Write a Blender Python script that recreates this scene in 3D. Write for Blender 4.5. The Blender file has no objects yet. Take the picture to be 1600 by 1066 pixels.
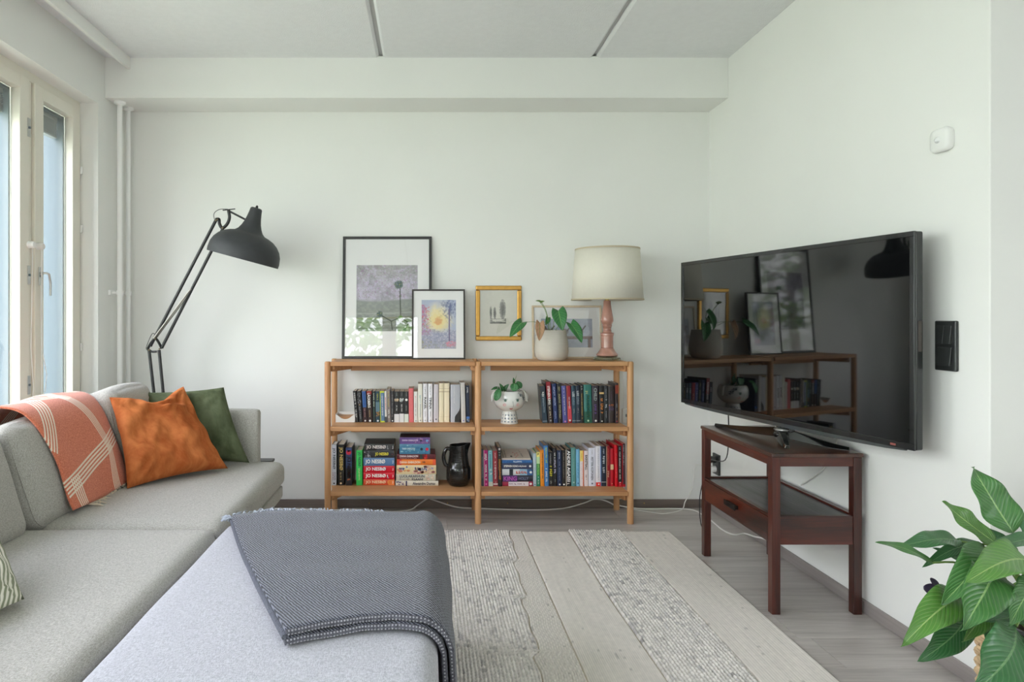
import bpy, bmesh, math, random
import numpy as np
from mathutils import Vector, Matrix, noise
PI = math.pi
R = math.radians
sc = bpy.context.scene
C = sc.collection
# ------------------------------------------------------------------ camera
F = 1020.0; PX = 668.0; PY = 497.0; CH = 1.14          # focal length in px, principal point, eye height
cam_d = bpy.data.cameras.new('camera'); cam = bpy.data.objects.new('camera', cam_d); C.objects.link(cam)
cam.location = (0, 0, CH); cam.rotation_euler = (R(90), 0, 0)
cam_d.sensor_width = 36; cam_d.lens = 36 * F / 1600
cam_d.shift_x = (800 - PX) / 1600; cam_d.shift_y = -(533 - PY) / 1600
cam_d.clip_start = 0.05; cam_d.clip_end = 200
sc.camera = cam
# ------------------------------------------------------------------ exposure, world, sun
vs = sc.view_settings
sc.display_settings.display_device = 'sRGB'
vs.view_transform = 'Standard'; vs.look = 'None'; vs.gamma = 1; vs.use_curve_mapping = False
vs.exposure = 1.76
sc.cycles.use_denoising = True
sc.cycles.max_bounces = 10; sc.cycles.diffuse_bounces = 6; sc.cycles.glossy_bounces = 4
sc.cycles.transmission_bounces = 6; sc.cycles.transparent_max_bounces = 12
sc.cycles.caustics_reflective = False; sc.cycles.caustics_refractive = False
sc.cycles.sample_clamp_indirect = 6
SKY = 3.2
w = bpy.data.worlds.new('world'); sc.world = w; w.use_nodes = True
nt = w.node_tree; nt.nodes.clear()
tc = nt.nodes.new('ShaderNodeTexCoord'); sp = nt.nodes.new('ShaderNodeSeparateXYZ')
rp = nt.nodes.new('ShaderNodeValToRGB'); bg = nt.nodes.new('ShaderNodeBackground'); wo = nt.nodes.new('ShaderNodeOutputWorld')
rp.color_ramp.elements[0].position = 0.0; rp.color_ramp.elements[0].color = (.72, .75, .76, 1)
rk = rp.color_ramp.elements.new(.22); rk.color = (.93, .91, 1.0, 1)
rp.color_ramp.elements[2].position = 0.8; rp.color_ramp.elements[2].color = (0.80, 0.82, 1.0, 1)
nt.links.new(tc.outputs['Generated'], sp.inputs[0]); nt.links.new(sp.outputs['Z'], rp.inputs[0])
nt.links.new(rp.outputs[0], bg.inputs[0]); bg.inputs[1].default_value = SKY
nt.links.new(bg.outputs[0], wo.inputs[0])
sd = bpy.data.lights.new('sun', 'SUN'); sd.energy = 6.0; sd.angle = R(1.5); sd.color = (1, .93, .93)
sun = bpy.data.objects.new('sun', sd); C.objects.link(sun)
sun.rotation_euler = (R(-51), R(3), 0)      # high behind the back wall: lights the garden, never enters a window
def portal(name, loc, rot, sx, sy):
    d = bpy.data.lights.new(name, 'AREA'); d.shape = 'RECTANGLE'; d.size = sx; d.size_y = sy
    d.cycles.is_portal = True
    o = bpy.data.objects.new(name, d); C.objects.link(o); o.location = loc; o.rotation_euler = rot
portal('window_portal', (-2.15, 1.0, 1.3), (0, R(-90), 0), 2.1, 5.3)
portal('window_portal', (-0.85, -2.35, 1.25), (R(90), 0, 0), 1.7, 2.3)
portal('window_portal', (3.95, -1.25, 1.3), (0, R(90), 0), 2.1, 1.6)

# ------------------------------------------------------------------ helpers
def lin(c):
    return tuple((x / 12.92 if x <= .04045 else ((x + .055) / 1.055) ** 2.4) for x in c)
def rgb(r, g, b, k=1.0):
    c = lin((r / 255, g / 255, b / 255)); return (min(c[0] * k, .95), min(c[1] * k, .95), min(c[2] * k, .95), 1)
def P(px, py, Z):
    return Vector(((px - PX) / F * Z, Z, CH - (py - PY) / F * Z))
MATS = {}
def N(nt, kind, **kw):
    n = nt.nodes.new(kind)
    for k, v in kw.items():
        if k.startswith('i_'):
            n.inputs[k[2:].replace('_', ' ')].default_value = v
        else: setattr(n, k, v)
    return n
def mat(name, col, rough=.6, var=.0, vscale=8, bump=0, bscale=200, bdist=.001, metal=0, spec=.5, coat=0, sheen=0,
        stretch=(1, 1, 1), transmission=0, ior=1.5, objrand=0, detail=3):
    if name in MATS: return MATS[name]
    m = bpy.data.materials.new(name); m.use_nodes = True; MATS[name] = m
    t = m.node_tree; b = t.nodes['Principled BSDF']
    b.inputs['Base Color'].default_value = col; b.inputs['Roughness'].default_value = rough
    b.inputs['Metallic'].default_value = metal; b.inputs['Specular IOR Level'].default_value = spec
    b.inputs['Coat Weight'].default_value = coat; b.inputs['Sheen Weight'].default_value = sheen
    b.inputs['IOR'].default_value = ior
    b.inputs['Transmission Weight'].default_value = transmission
    tcn = N(t, 'ShaderNodeTexCoord'); mp = N(t, 'ShaderNodeMapping'); mp.inputs['Scale'].default_value = stretch
    t.links.new(tcn.outputs['Object'], mp.inputs[0])
    if var or objrand:
        nz = N(t, 'ShaderNodeTexNoise'); nz.inputs['Scale'].default_value = vscale; nz.inputs['Detail'].default_value = detail
        t.links.new(mp.outputs[0], nz.inputs['Vector'])
        hs = N(t, 'ShaderNodeHueSaturation'); hs.inputs['Color'].default_value = col
        mr = N(t, 'ShaderNodeMapRange'); mr.inputs['From Min'].default_value = .25; mr.inputs['From Max'].default_value = .75
        mr.inputs['To Min'].default_value = 1 - var; mr.inputs['To Max'].default_value = 1 + var
        t.links.new(nz.outputs[0], mr.inputs[0])
        src = mr.outputs[0]
        if objrand:
            oi = N(t, 'ShaderNodeObjectInfo'); m2 = N(t, 'ShaderNodeMapRange')
            m2.inputs['To Min'].default_value = 1 - objrand; m2.inputs['To Max'].default_value = 1 + objrand
            t.links.new(oi.outputs['Random'], m2.inputs[0])
            mm = N(t, 'ShaderNodeMath', operation='MULTIPLY'); t.links.new(src, mm.inputs[0]); t.links.new(m2.outputs[0], mm.inputs[1]); src = mm.outputs[0]
        t.links.new(src, hs.inputs['Value']); t.links.new(hs.outputs[0], b.inputs['Base Color'])
    if bump:
        n2 = N(t, 'ShaderNodeTexNoise'); n2.inputs['Scale'].default_value = bscale; n2.inputs['Detail'].default_value = 3
        t.links.new(mp.outputs[0], n2.inputs['Vector'])
        bp = N(t, 'ShaderNodeBump'); bp.inputs['Strength'].default_value = bump; bp.inputs['Distance'].default_value = bdist
        t.links.new(n2.outputs[0], bp.inputs['Height']); t.links.new(bp.outputs[0], b.inputs['Normal'])
    return m
def weave(name, c1, c2, s=500, rough=.9, bump=.5, dist=.0008, sheen=.2, slub=.08, uvmap=False, sx=1, sy=1):
    """woven cloth: two crossed thread waves with uneven slubs"""
    if name in MATS: return MATS[name]
    m = bpy.data.materials.new(name); m.use_nodes = True; MATS[name] = m
    t = m.node_tree; b = t.nodes['Principled BSDF']; b.inputs['Roughness'].default_value = rough
    b.inputs['Sheen Weight'].default_value = sheen; b.inputs['Specular IOR Level'].default_value = .2
    tcn = N(t, 'ShaderNodeTexCoord'); out = tcn.outputs['UV' if uvmap else 'Object']
    mp = N(t, 'ShaderNodeMapping'); mp.inputs['Scale'].default_value = (sx, sy, 1 if uvmap else 1)
    t.links.new(out, mp.inputs[0])
    ns = []
    for st in ((.35, 1.6, 1.6), (1.6, .35, 1.6), (1.6, 1.6, .35)):
        m2 = N(t, 'ShaderNodeMapping'); m2.inputs['Scale'].default_value = st; t.links.new(mp.outputs[0], m2.inputs[0])
        q = N(t, 'ShaderNodeTexNoise'); q.inputs['Scale'].default_value = s; q.inputs['Detail'].default_value = 2; t.links.new(m2.outputs[0], q.inputs['Vector']); ns.append(q)
    a = N(t, 'ShaderNodeMath', operation='ADD'); t.links.new(ns[0].outputs[0], a.inputs[0]); t.links.new(ns[1].outputs[0], a.inputs[1])
    ad = N(t, 'ShaderNodeMath', operation='ADD'); t.links.new(a.outputs[0], ad.inputs[0]); t.links.new(ns[2].outputs[0], ad.inputs[1])
    mr = N(t, 'ShaderNodeMapRange'); mr.inputs['From Min'].default_value = 1.25; mr.inputs['From Max'].default_value = 1.75
    t.links.new(ad.outputs[0], mr.inputs[0])
    mx = N(t, 'ShaderNodeMix', data_type='RGBA'); mx.inputs[6].default_value = c1; mx.inputs[7].default_value = c2
    t.links.new(mr.outputs[0], mx.inputs[0]); t.links.new(mx.outputs[2], b.inputs['Base Color'])
    bp = N(t, 'ShaderNodeBump'); bp.inputs['Strength'].default_value = bump; bp.inputs['Distance'].default_value = dist
    t.links.new(ad.outputs[0], bp.inputs['Height']); t.links.new(bp.outputs[0], b.inputs['Normal'])
    return m
def wood(name, c1, c2, axis=0, scale=1.0, rough=.5, coat=0, objrand=.05, bump=.15, ringscale=9):
    """long grain along one axis"""
    if name in MATS: return MATS[name]
    m = bpy.data.materials.new(name); m.use_nodes = True; MATS[name] = m
    t = m.node_tree; b = t.nodes['Principled BSDF']; b.inputs['Roughness'].default_value = rough; b.inputs['Coat Weight'].default_value = coat
    b.inputs['Coat Roughness'].default_value = .25
    tcn = N(t, 'ShaderNodeTexCoord'); mp = N(t, 'ShaderNodeMapping')
    s = [ringscale, ringscale, ringscale]; s[axis] = ringscale * .06; mp.inputs['Scale'].default_value = [x * scale for x in s]
    oi = N(t, 'ShaderNodeObjectInfo'); va = N(t, 'ShaderNodeVectorMath', operation='SCALE'); va.inputs[0].default_value = (7, 5, 3)
    t.links.new(oi.outputs['Random'], va.inputs['Scale']); t.links.new(va.outputs[0], mp.inputs['Location'])
    t.links.new(tcn.outputs['Object'], mp.inputs[0])
    n1 = N(t, 'ShaderNodeTexNoise'); n1.inputs['Scale'].default_value = 1; n1.inputs['Detail'].default_value = 4; n1.inputs['Distortion'].default_value = 1.2
    n2 = N(t, 'ShaderNodeTexNoise'); n2.inputs['Scale'].default_value = 12; n2.inputs['Detail'].default_value = 3
    t.links.new(mp.outputs[0], n1.inputs['Vector']); t.links.new(mp.outputs[0], n2.inputs['Vector'])
    ad = N(t, 'ShaderNodeMath', operation='MULTIPLY_ADD'); ad.inputs[1].default_value = .45
    t.links.new(n2.outputs[0], ad.inputs[0]); t.links.new(n1.outputs[0], ad.inputs[2])
    mr = N(t, 'ShaderNodeMapRange'); mr.inputs['From Min'].default_value = .5; mr.inputs['From Max'].default_value = .95
    t.links.new(ad.outputs[0], mr.inputs[0])
    mx = N(t, 'ShaderNodeMix', data_type='RGBA'); mx.inputs[6].default_value = c1; mx.inputs[7].default_value = c2
    t.links.new(mr.outputs[0], mx.inputs[0])
    hs = N(t, 'ShaderNodeHueSaturation'); t.links.new(mx.outputs[2], hs.inputs['Color'])
    m2 = N(t, 'ShaderNodeMapRange'); m2.inputs['To Min'].default_value = 1 - objrand; m2.inputs['To Max'].default_value = 1 + objrand
    t.links.new(oi.outputs['Random'], m2.inputs[0]); t.links.new(m2.outputs[0], hs.inputs['Value'])
    t.links.new(hs.outputs[0], b.inputs['Base Color'])
    bp = N(t, 'ShaderNodeBump'); bp.inputs['Strength'].default_value = bump; bp.inputs['Distance'].default_value = .0005
    t.links.new(ad.outputs[0], bp.inputs['Height']); t.links.new(bp.outputs[0], b.inputs['Normal'])
    return m
def glassmat(name, tint=(1, 1, 1, 1), ior=1.5):
    if name in MATS: return MATS[name]
    m = bpy.data.materials.new(name); m.use_nodes = True; MATS[name] = m
    t = m.node_tree; t.nodes.clear()
    o = N(t, 'ShaderNodeOutputMaterial'); mx = N(t, 'ShaderNodeMixShader'); fr = N(t, 'ShaderNodeFresnel'); fr.inputs[0].default_value = ior
    tr = N(t, 'ShaderNodeBsdfTransparent'); tr.inputs[0].default_value = tint
    gl = N(t, 'ShaderNodeBsdfGlossy'); gl.inputs['Roughness'].default_value = .01; gl.inputs['Color'].default_value = (1, 1, 1, 1)
    ge = N(t, 'ShaderNodeNewGeometry'); io = N(t, 'ShaderNodeMapRange'); io.inputs['To Min'].default_value = ior; io.inputs['To Max'].default_value = 1 / ior
    t.links.new(ge.outputs['Backfacing'], io.inputs[0]); t.links.new(io.outputs[0], fr.inputs[0])     # same reflectance from both faces of a thin pane
    t.links.new(fr.outputs[0], mx.inputs[0]); t.links.new(tr.outputs[0], mx.inputs[1]); t.links.new(gl.outputs[0], mx.inputs[2])
    t.links.new(mx.outputs[0], o.inputs[0]); return m

ORI = {}
def wloc(o): return ORI.get(o.name, Vector((0, 0, 0)))
class G:
    def __init__(s): s.v = []; s.f = []; s.uv = {}
    def box(s, x0, x1, y0, y1, z0, z1):
        n = len(s.v); s.v += [(x0,y0,z0),(x1,y0,z0),(x1,y1,z0),(x0,y1,z0),(x0,y0,z1),(x1,y0,z1),(x1,y1,z1),(x0,y1,z1)]
        s.f += [tuple(n + i for i in q) for q in ((0,3,2,1),(4,5,6,7),(0,1,5,4),(1,2,6,5),(2,3,7,6),(3,0,4,7))]; return s
    def tube(s, pts, r, n=8, caps=True, flat=1.0):
        pts = [Vector(p) for p in pts]; k = len(pts); rr = r if hasattr(r, '__len__') else [r] * k
        b = len(s.v); up = None
        for i, p in enumerate(pts):
            d = (pts[min(i + 1, k - 1)] - pts[max(i - 1, 0)]).normalized()
            if up is None:
                up = d.orthogonal().normalized() if abs(d.z) > .99 else Vector((0, 0, 1))
            a = d.cross(up)
            a = a.normalized() if a.length > 1e-5 else d.orthogonal().normalized()
            c = a.cross(d).normalized(); up = c
            for j in range(n):
                t = 2 * PI * j / n; s.v.append(tuple(p + (a * math.cos(t) + c * math.sin(t) * flat) * rr[i]))
        for i in range(k - 1):
            for j in range(n):
                s.f.append((b + i*n + j, b + i*n + (j+1) % n, b + (i+1)*n + (j+1) % n, b + (i+1)*n + j))
        if caps:
            s.f.append(tuple(b + j for j in reversed(range(n)))); s.f.append(tuple(b + (k-1)*n + j for j in range(n)))
        return s
    def bar(s, p0, p1, w, h):
        """rectangular bar, w across (horizontal), h along the remaining axis"""
        p0, p1 = Vector(p0), Vector(p1); d = (p1 - p0).normalized()
        up = Vector((0, 0, 1)) if abs(d.z) < .95 else Vector((0, 1, 0))
        a = d.cross(up).normalized(); c = a.cross(d).normalized(); n = len(s.v)
        for p in (p0, p1):
            for (i, j) in ((-1,-1),(1,-1),(1,1),(-1,1)): s.v.append(tuple(p + a * i * w/2 + c * j * h/2))
        s.f += [(n,n+3,n+2,n+1),(n+4,n+5,n+6,n+7)] + [(n+i, n+(i+1)%4, n+4+(i+1)%4, n+4+i) for i in range(4)]; return s
    def lathe(s, prof, c=(0, 0, 0), n=32, axis=None, xdir=None, sx=1, sy=1, wob=None):
        c = Vector(c); ax = Vector(axis).normalized() if axis is not None else Vector((0, 0, 1))
        xd = Vector(xdir).normalized() if xdir is not None else (Vector((1, 0, 0)) if abs(ax.x) < .9 else Vector((0, 1, 0)))
        xd = (xd - ax * xd.dot(ax)).normalized(); yd = ax.cross(xd); b = len(s.v)
        for i, (r, h) in enumerate(prof):
            for j in range(n):
                t = 2 * PI * j / n; q = r * (wob(t, h) if wob else 1)
                s.v.append(tuple(c + ax * h + xd * math.cos(t) * q * sx + yd * math.sin(t) * q * sy))
        for i in range(len(prof) - 1):
            for j in range(n): s.f.append((b+i*n+j, b+i*n+(j+1)%n, b+(i+1)*n+(j+1)%n, b+(i+1)*n+j))
        if prof[0][0] > 1e-4: s.f.append(tuple(b + j for j in reversed(range(n))))
        if prof[-1][0] > 1e-4: s.f.append(tuple(b + (len(prof)-1)*n + j for j in range(n)))
        return s
    def grid(s, fn, nu, nv, closed_u=False):
        b = len(s.v)
        for j in range(nv + 1):
            for i in range(nu + 1):
                s.v.append(tuple(fn(i / nu, j / nv))); s.uv[len(s.v) - 1] = (i / nu, j / nv)
        for j in range(nv):
            for i in range(nu):
                k = b + j * (nu + 1) + i; s.f.append((k, k + 1, k + nu + 2, k + nu + 1))
        return s
    def poly(s, pts, thick=None, d=(0, 1, 0)):
        """flat polygon, or a prism of it along d"""
        n = len(s.v); k = len(pts); s.v += [tuple(p) for p in pts]; s.f.append(tuple(range(n, n + k)))
        if thick:
            d = Vector(d) * thick; s.v += [tuple(Vector(p) + d) for p in pts]
            s.f.append(tuple(reversed(range(n + k, n + 2*k))))
            s.f += [(n + i, n + k + i, n + k + (i+1) % k, n + (i+1) % k) for i in range(k)]
        return s
    def mesh(s, name):
        m = bpy.data.meshes.new(name); m.from_pydata(s.v, [], s.f)
        if s.uv:
            ul = m.uv_layers.new(name='UVMap')
            for l in m.loops:
                ul.data[l.index].uv = s.uv.get(l.vertex_index, (0, 0))
        bm = bmesh.new(); bm.from_mesh(m)
        bmesh.ops.recalc_face_normals(bm, faces=bm.faces); bm.to_mesh(m); bm.free()
        return m
def meta(o, label=None, cat=None, group=None, kind=None):
    if label: o['label'] = label
    if cat: o['category'] = cat
    if group: o['group'] = group
    if kind: o['kind'] = kind
    return o
def put(name, g, m, parent=None, label=None, cat=None, group=None, kind=None, smooth=None, bevel=0, bseg=2, subsurf=0, solid=0, local=False, weld=False, soff=0):
    me = g.mesh(name) if isinstance(g, G) else g
    o = bpy.data.objects.new(name, me); C.objects.link(o)
    if m is not None:
        for x in (m if isinstance(m, (list, tuple)) else [m]): me.materials.append(x)
    if weld:
        bm = bmesh.new(); bm.from_mesh(me); bmesh.ops.remove_doubles(bm, verts=bm.verts, dist=1e-5)
        bmesh.ops.recalc_face_normals(bm, faces=bm.faces); bm.to_mesh(me); bm.free()
    if smooth:
        me.shade_smooth()
        me.set_sharp_from_angle(angle=R(smooth if smooth is not True else 180))
    if parent is not None:
        o.parent = parent
        if not local:
            off = wloc(parent); me.transform(Matrix.Translation(-off)); ORI[o.name] = off
    elif not local and kind != 'structure':
        vs_ = [v.co for v in me.vertices]
        c = Vector(((min(v.x for v in vs_) + max(v.x for v in vs_)) / 2, (min(v.y for v in vs_) + max(v.y for v in vs_)) / 2, min(v.z for v in vs_)))
        me.transform(Matrix.Translation(-c)); o.location = c; ORI[o.name] = c
    if bevel:
        b = o.modifiers.new('bevel', 'BEVEL'); b.width = bevel; b.segments = bseg; b.limit_method = 'ANGLE'; b.angle_limit = R(40)
        me.shade_smooth(); me.set_sharp_from_angle(angle=R(180)); b.harden_normals = True
    if solid:
        b = o.modifiers.new('solid', 'SOLIDIFY'); b.thickness = solid; b.offset = soff
    if subsurf:
        b = o.modifiers.new('sub', 'SUBSURF'); b.levels = subsurf; b.render_levels = subsurf
    meta(o, label, cat, group, kind); return o
def thing(name, label, cat, loc=(0, 0, 0), group=None, rot=None, kind=None):
    o = bpy.data.objects.new(name, None); C.objects.link(o); o.location = loc; o.empty_display_size = .05
    if rot: o.rotation_euler = rot
    ORI[o.name] = Vector(loc); return meta(o, label, cat, group, kind)
_tc = {}
def text_mesh(txt, spacing=1.0):
    key = (txt, spacing)
    if key in _tc: return _tc[key]
    c = bpy.data.curves.new('t', 'FONT'); c.body = txt; c.resolution_u = 2; c.space_character = spacing; c.offset = .028
    o = bpy.data.objects.new('t', c); C.objects.link(o)
    bpy.context.view_layer.update()
    me = bpy.data.meshes.new_from_object(o.evaluated_get(bpy.context.evaluated_depsgraph_get()))
    vv = [tuple(v.co) for v in me.vertices]; ff = [tuple(p.vertices) for p in me.polygons]
    bpy.data.objects.remove(o); bpy.data.curves.remove(c); bpy.data.meshes.remove(me)
    x0 = min(v[0] for v in vv); x1 = max(v[0] for v in vv); y0 = min(v[1] for v in vv); y1 = max(v[1] for v in vv)
    _tc[key] = ([((v[0]-x0)/(x1-x0), (v[1]-y0)/(y1-y0)) for v in vv], ff); return _tc[key]
def add_text(g, txt, org, du, dv):
    """lettering filling the box org + u*du + v*dv"""
    vv, ff = text_mesh(txt); n = len(g.v); org, du, dv = Vector(org), Vector(du), Vector(dv)
    g.v += [tuple(org + du * u + dv * v) for u, v in vv]; g.f += [tuple(n + i for i in f) for f in ff]; return g
def add_marks(g, rnd, org, du, dv):
    """a line of lettering too small to read: uneven short strokes"""
    org, du, dv = Vector(org), Vector(du), Vector(dv); L = du.length; H = dv.length; u = 0
    while u < 1:
        w_ = H * rnd.uniform(.35, .7) / L
        if u + w_ > 1: break
        if rnd.random() > .14:
            a = rnd.uniform(0, .3) if rnd.random() < .5 else 0; t = w_ * .52
            for (p, q, r_, s_) in ((u, u + t, a, 1 - rnd.uniform(0, .25)), (u, u + w_, a if rnd.random() < .5 else .4, None)):
                s_ = r_ + .28 if s_ is None else s_
                g.poly([org + du*p + dv*r_, org + du*q + dv*r_, org + du*q + dv*s_, org + du*p + dv*s_])
        u += w_ * 1.25
    return g
# ------------------------------------------------------------------ room shell
WX = 1.695; WL = -1.817; WB = 3.929; CE = 2.607; EY = 1.967; RX = 3.6; RY = -2.3
M_wall = mat('white_wall_paint', rgb(236, 236, 233), .75, var=.012, vscale=3, bump=.12, bscale=260, bdist=.0004)
M_ceil = mat('rough_ceiling_paint', rgb(230, 230, 232), .9, var=.02, vscale=30, bump=.8, bscale=170, bdist=.003)
M_joint = mat('ceiling_joint', rgb(190, 190, 190), .9, var=.01)
M_base = wood('greybrown_baseboard', rgb(104, 92, 86), rgb(130, 118, 110), 0, .8, rough=.5, objrand=.02)
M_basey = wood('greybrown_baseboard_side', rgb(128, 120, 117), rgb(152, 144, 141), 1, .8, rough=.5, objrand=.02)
M_floor = wood('grey_oak_laminate', rgb(160, 153, 149), rgb(196, 190, 185), 0, 1.0, rough=.36, objrand=.045, bump=.1, ringscale=11)
M_gap = mat('floor_gap', rgb(84, 78, 74), .9, var=.01)
M_frame = mat('cream_window_paint', rgb(232, 228, 216), .45, var=.01)
M_gask = mat('grey_sealing_strip', rgb(108, 122, 132), .5, var=.02)
M_white = mat('white_plastic', rgb(236, 236, 234), .4, var=.01)
M_pipe = mat('white_pipe_enamel', rgb(246, 246, 245), .3, var=.01)
M_metal = mat('brushed_steel', rgb(190, 190, 188), .3, metal=1, var=.03)
M_brass = mat('brass', rgb(200, 170, 100), .35, metal=1, var=.03)
M_glass = glassmat('window_glass', (.97, .99, .975, 1))
M_pane = glassmat('picture_glass', (1, 1, 1, 1), 1.5)

g = G(); g.box(WL - .3, RX + .2, RY - .2, WB + .2, -.12, -.012)
fl = put('floor', g, M_gap, kind='structure')
rnd = random.Random(4)
for k in range(31):
    y1 = WB - .003 - (k * .2); y0 = y1 - .2
    if y1 < RY: break
    x = WL - rnd.uniform(0, 1.2)
    while x < RX:
        L = 2.05 if k % 5 else 1.6
        a, b = max(x, WL), min(x + L, RX if y1 < EY + .1 else WX)
        if b - a > .02:
            q = G().box(a + .0004, b - .0004, max(y0, RY) + .0005, y1 - .0005, -.012, 0)
            put('plank', q, M_floor, fl, bevel=.0012, bseg=1)
        x += L
# ceiling: hollow-core slabs with open joints between them
g = G(); g.box(WL - .3, RX + .2, RY - .2, WB + .2, CE + .02, CE + .2)
ce = put('ceiling', g, M_joint, kind='structure')
xs = [WL, -.263, .942, 2.147, RX]
for i in range(4):
    a, b = xs[i] + (.011 if i else -.05), xs[i + 1] - (.011 if i < 3 else -.05)
    g = G(); g.poly([(a, RY, CE + .02), (a, RY, CE + .012), (a + .014, RY, CE), (b - .014, RY, CE), (b, RY, CE + .012), (b, RY, CE + .02)], WB - RY, (0, 1, 0))
    put('ceiling_panel', g, M_ceil, ce)
put('wall_back', G().box(WL - .3, WX + .01, WB, WB + .2, 0, CE), M_wall, kind='structure')
put('wall_right', G().box(WX, RX + .2, EY, WB + .2, 0, CE), M_wall, kind='structure', bevel=.004)
g = G(); g.box(RX, RX + .2, RY - .2, -1.95, 0, CE); g.box(RX, RX + .2, -.45, EY, 0, CE); g.box(RX, RX + .2, -1.95, -.45, 0, .3); g.box(RX, RX + .2, -1.95, -.45, 2.3255, CE)
put('wall_far_right', g, M_wall, kind='structure')
put('trim_1', G().box(WL, WX, 3.677, WB, 2.380, CE + .01), M_wall, kind='structure', bevel=.003)     # boxed-in beam
# left wall with its window opening
WY0, WY1, WZ0, WZ1, WPX = -1.6, 3.60, .30, 2.3255, -1.916
g = G(); g.box(WL - .3, WL, WY1, WB + .2, 0, CE); g.box(WL - .3, WL, RY - .2, WY0, 0, CE)
g.box(WL - .3, WL, WY0, WY1, 0, WZ0); g.box(WL - .3, WL, WY0, WY1, WZ1, CE)
put('wall_left', g, M_wall, kind='structure')
# rear wall (behind the camera) with a wide glazed opening
g = G(); g.box(WL - .3, -1.70, RY - .2, RY, 0, CE); g.box(-.05, RX + .2, RY - .2, RY, 0, CE)
g.box(-1.70, -.05, RY - .2, RY, 0, .12); g.box(-1.70, -.05, RY - .2, RY, 2.3, CE)
put('wall_rear', g, M_wall, kind='structure')

def glazing(name, kind, spans, z0, z1, at, mul=1):
    """a fixed frame with sashes; spans along the wall, at(u, d, z) gives the point (d = towards the room)"""
    def bx(g, u0, u1, d0, d1, a, b):
        p, q = at(u0, d0, a), at(u1, d1, b)
        g.box(min(p[0], q[0]), max(p[0], q[0]), min(p[1], q[1]), max(p[1], q[1]), min(a, b), max(a, b)); return g
    u0, u1 = spans[0][0], spans[-1][1]
    g = G(); bx(g, u0, u1, -.16, 0, z1 - .045, z1); bx(g, u0, u1, -.16, 0, z0, z0 + .045)
    bx(g, u0, u0 + .03, -.16, 0, z0 + .045, z1 - .045); bx(g, u1 - .03, u1, -.16, 0, z0 + .045, z1 - .045)
    for a, b in spans[:-1]: bx(g, b - .02, b + .02, -.16, -.004, z0 + .045, z1 - .045)
    w_ = put(name, g, M_frame, kind='structure')
    for a, b in spans:
        a2, b2 = a + .022, b - .022; st = .072; zz0, zz1 = z0 + .04, z1 - .045
        g = G(); bx(g, a2, a2 + st, -.035, .012, zz0, zz1); bx(g, b2 - st, b2, -.035, .012, zz0, zz1)
        bx(g, a2 + st, b2 - st, -.035, .012, zz1 - .062, zz1); bx(g, a2 + st, b2 - st, -.035, .012, zz0, zz0 + .075)
        put('sash', g, M_frame, w_, bevel=.003)
        g = G(); e = .012
        for (p, q) in ((a2 + st, a2 + st + e), (b2 - st - e, b2 - st)): bx(g, p, q, -.15, -.036, zz0 + .075, zz1 - .062)
        bx(g, a2 + st, b2 - st, -.15, -.036, zz1 - .062 - e, zz1 - .062); bx(g, a2 + st, b2 - st, -.15, -.036, zz0 + .075, zz0 + .075 + e)
        put('spacer_frame', g, M_gask, w_)
        g = G(); bx(g, a2 + st - .004, b2 - st + .004, -.030, -.026, zz0 + .07, zz1 - .057)
        put('pane', g, M_glass, w_)
    return w_, bx
atl = lambda u, d, z: (WPX + d, u, z)
w1, bxl = glazing('window_1', 'w', [(-1.58, -.01), (-.01, 1.56), (1.56, 3.145), (3.145, 3.60)], WZ0, WZ1, atl)
# gathered venetian blinds between the panes
for (a, b) in ((1.66, 3.04), (3.255, 3.485)):
    g = G()
    bxl(g, a, b, -.095, -.06, 2.185, 2.21)
    for i in range(9): bxl(g, a + .004, b - .004, -.098, -.057, 2.112 + i * .008, 2.1135 + i * .008)
    bxl(g, a, b, -.092, -.062, 2.098, 2.108)
    put('blind', g, mat('grey_blind_metal', rgb(178, 180, 180), .4, metal=.3, var=.02), w1)
# espagnolette plates and child-safe blind cords with their end knobs
for (y, z) in ((3.118, 2.05), (3.118, 1.345), (3.118, .82), (3.205, 1.345)):
    g = G(); bxl(g, y - .012, y + .012, .012, .0145, z - .045, z + .045); q = put('lock_plate', g, M_metal, w1, bevel=.002)
    put('keyhole', G().tube([(WPX + .0145, y, z), (WPX + .019, y, z)], .006, 8), M_gask, q)
X = WPX + .012
h_ = put('window_handle', G().box(X, X + .004, 3.193, 3.217, 1.30, 1.39), M_metal, w1, bevel=.0015)
put('lever', G().tube([(X, 3.205, 1.36), (X + .035, 3.205, 1.36), (X + .042, 3.212, 1.355), (X + .044, 3.222, 1.31), (X + .040, 3.226, 1.25)], .0055, 8), M_metal, h_, smooth=60)
for (y, z) in ((3.118, 1.49), (3.19, 1.49)):
    put('cord_button', G().lathe([(0, .03), (.014, .028), (.018, .018), (.016, .006), (.018, 0)], (WPX + .012, y, z), 16, (1, 0, 0)), M_white, w1, smooth=50)
g = G(); X = WPX + .03
g.tube([(X, 3.118, 1.48), (X, 3.112, 1.2), (X, 3.105, 1.0), (X, 3.125, .8), (X, 3.10, .66), (X, 3.11, .5)], .0018, 6)
g.tube([(X, 3.19, 1.48), (X, 3.185, 1.2), (X, 3.19, 1.0), (X, 3.235, .86), (X, 3.22, .78), (X, 3.175, .74)], .0018, 6)
g.tube([(X, 3.195, 1.48), (X, 3.19, .9), (X, 3.19, .66)], .0018, 6)
put('blind_cord', g, M_white, w1, kind='stuff')
put('cord_tassel', G().lathe([(.004, .05), (.009, .02), (.012, 0), (0, 0)], (X, 3.19, .61), 12), M_white, w1, smooth=50)
for z in (1.95, 1.63, .98):
    put('hinge', G().tube([(WPX + .012, 3.588, z - .02), (WPX + .012, 3.588, z + .02)], .007, 10), M_white, w1, smooth=50)
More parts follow.
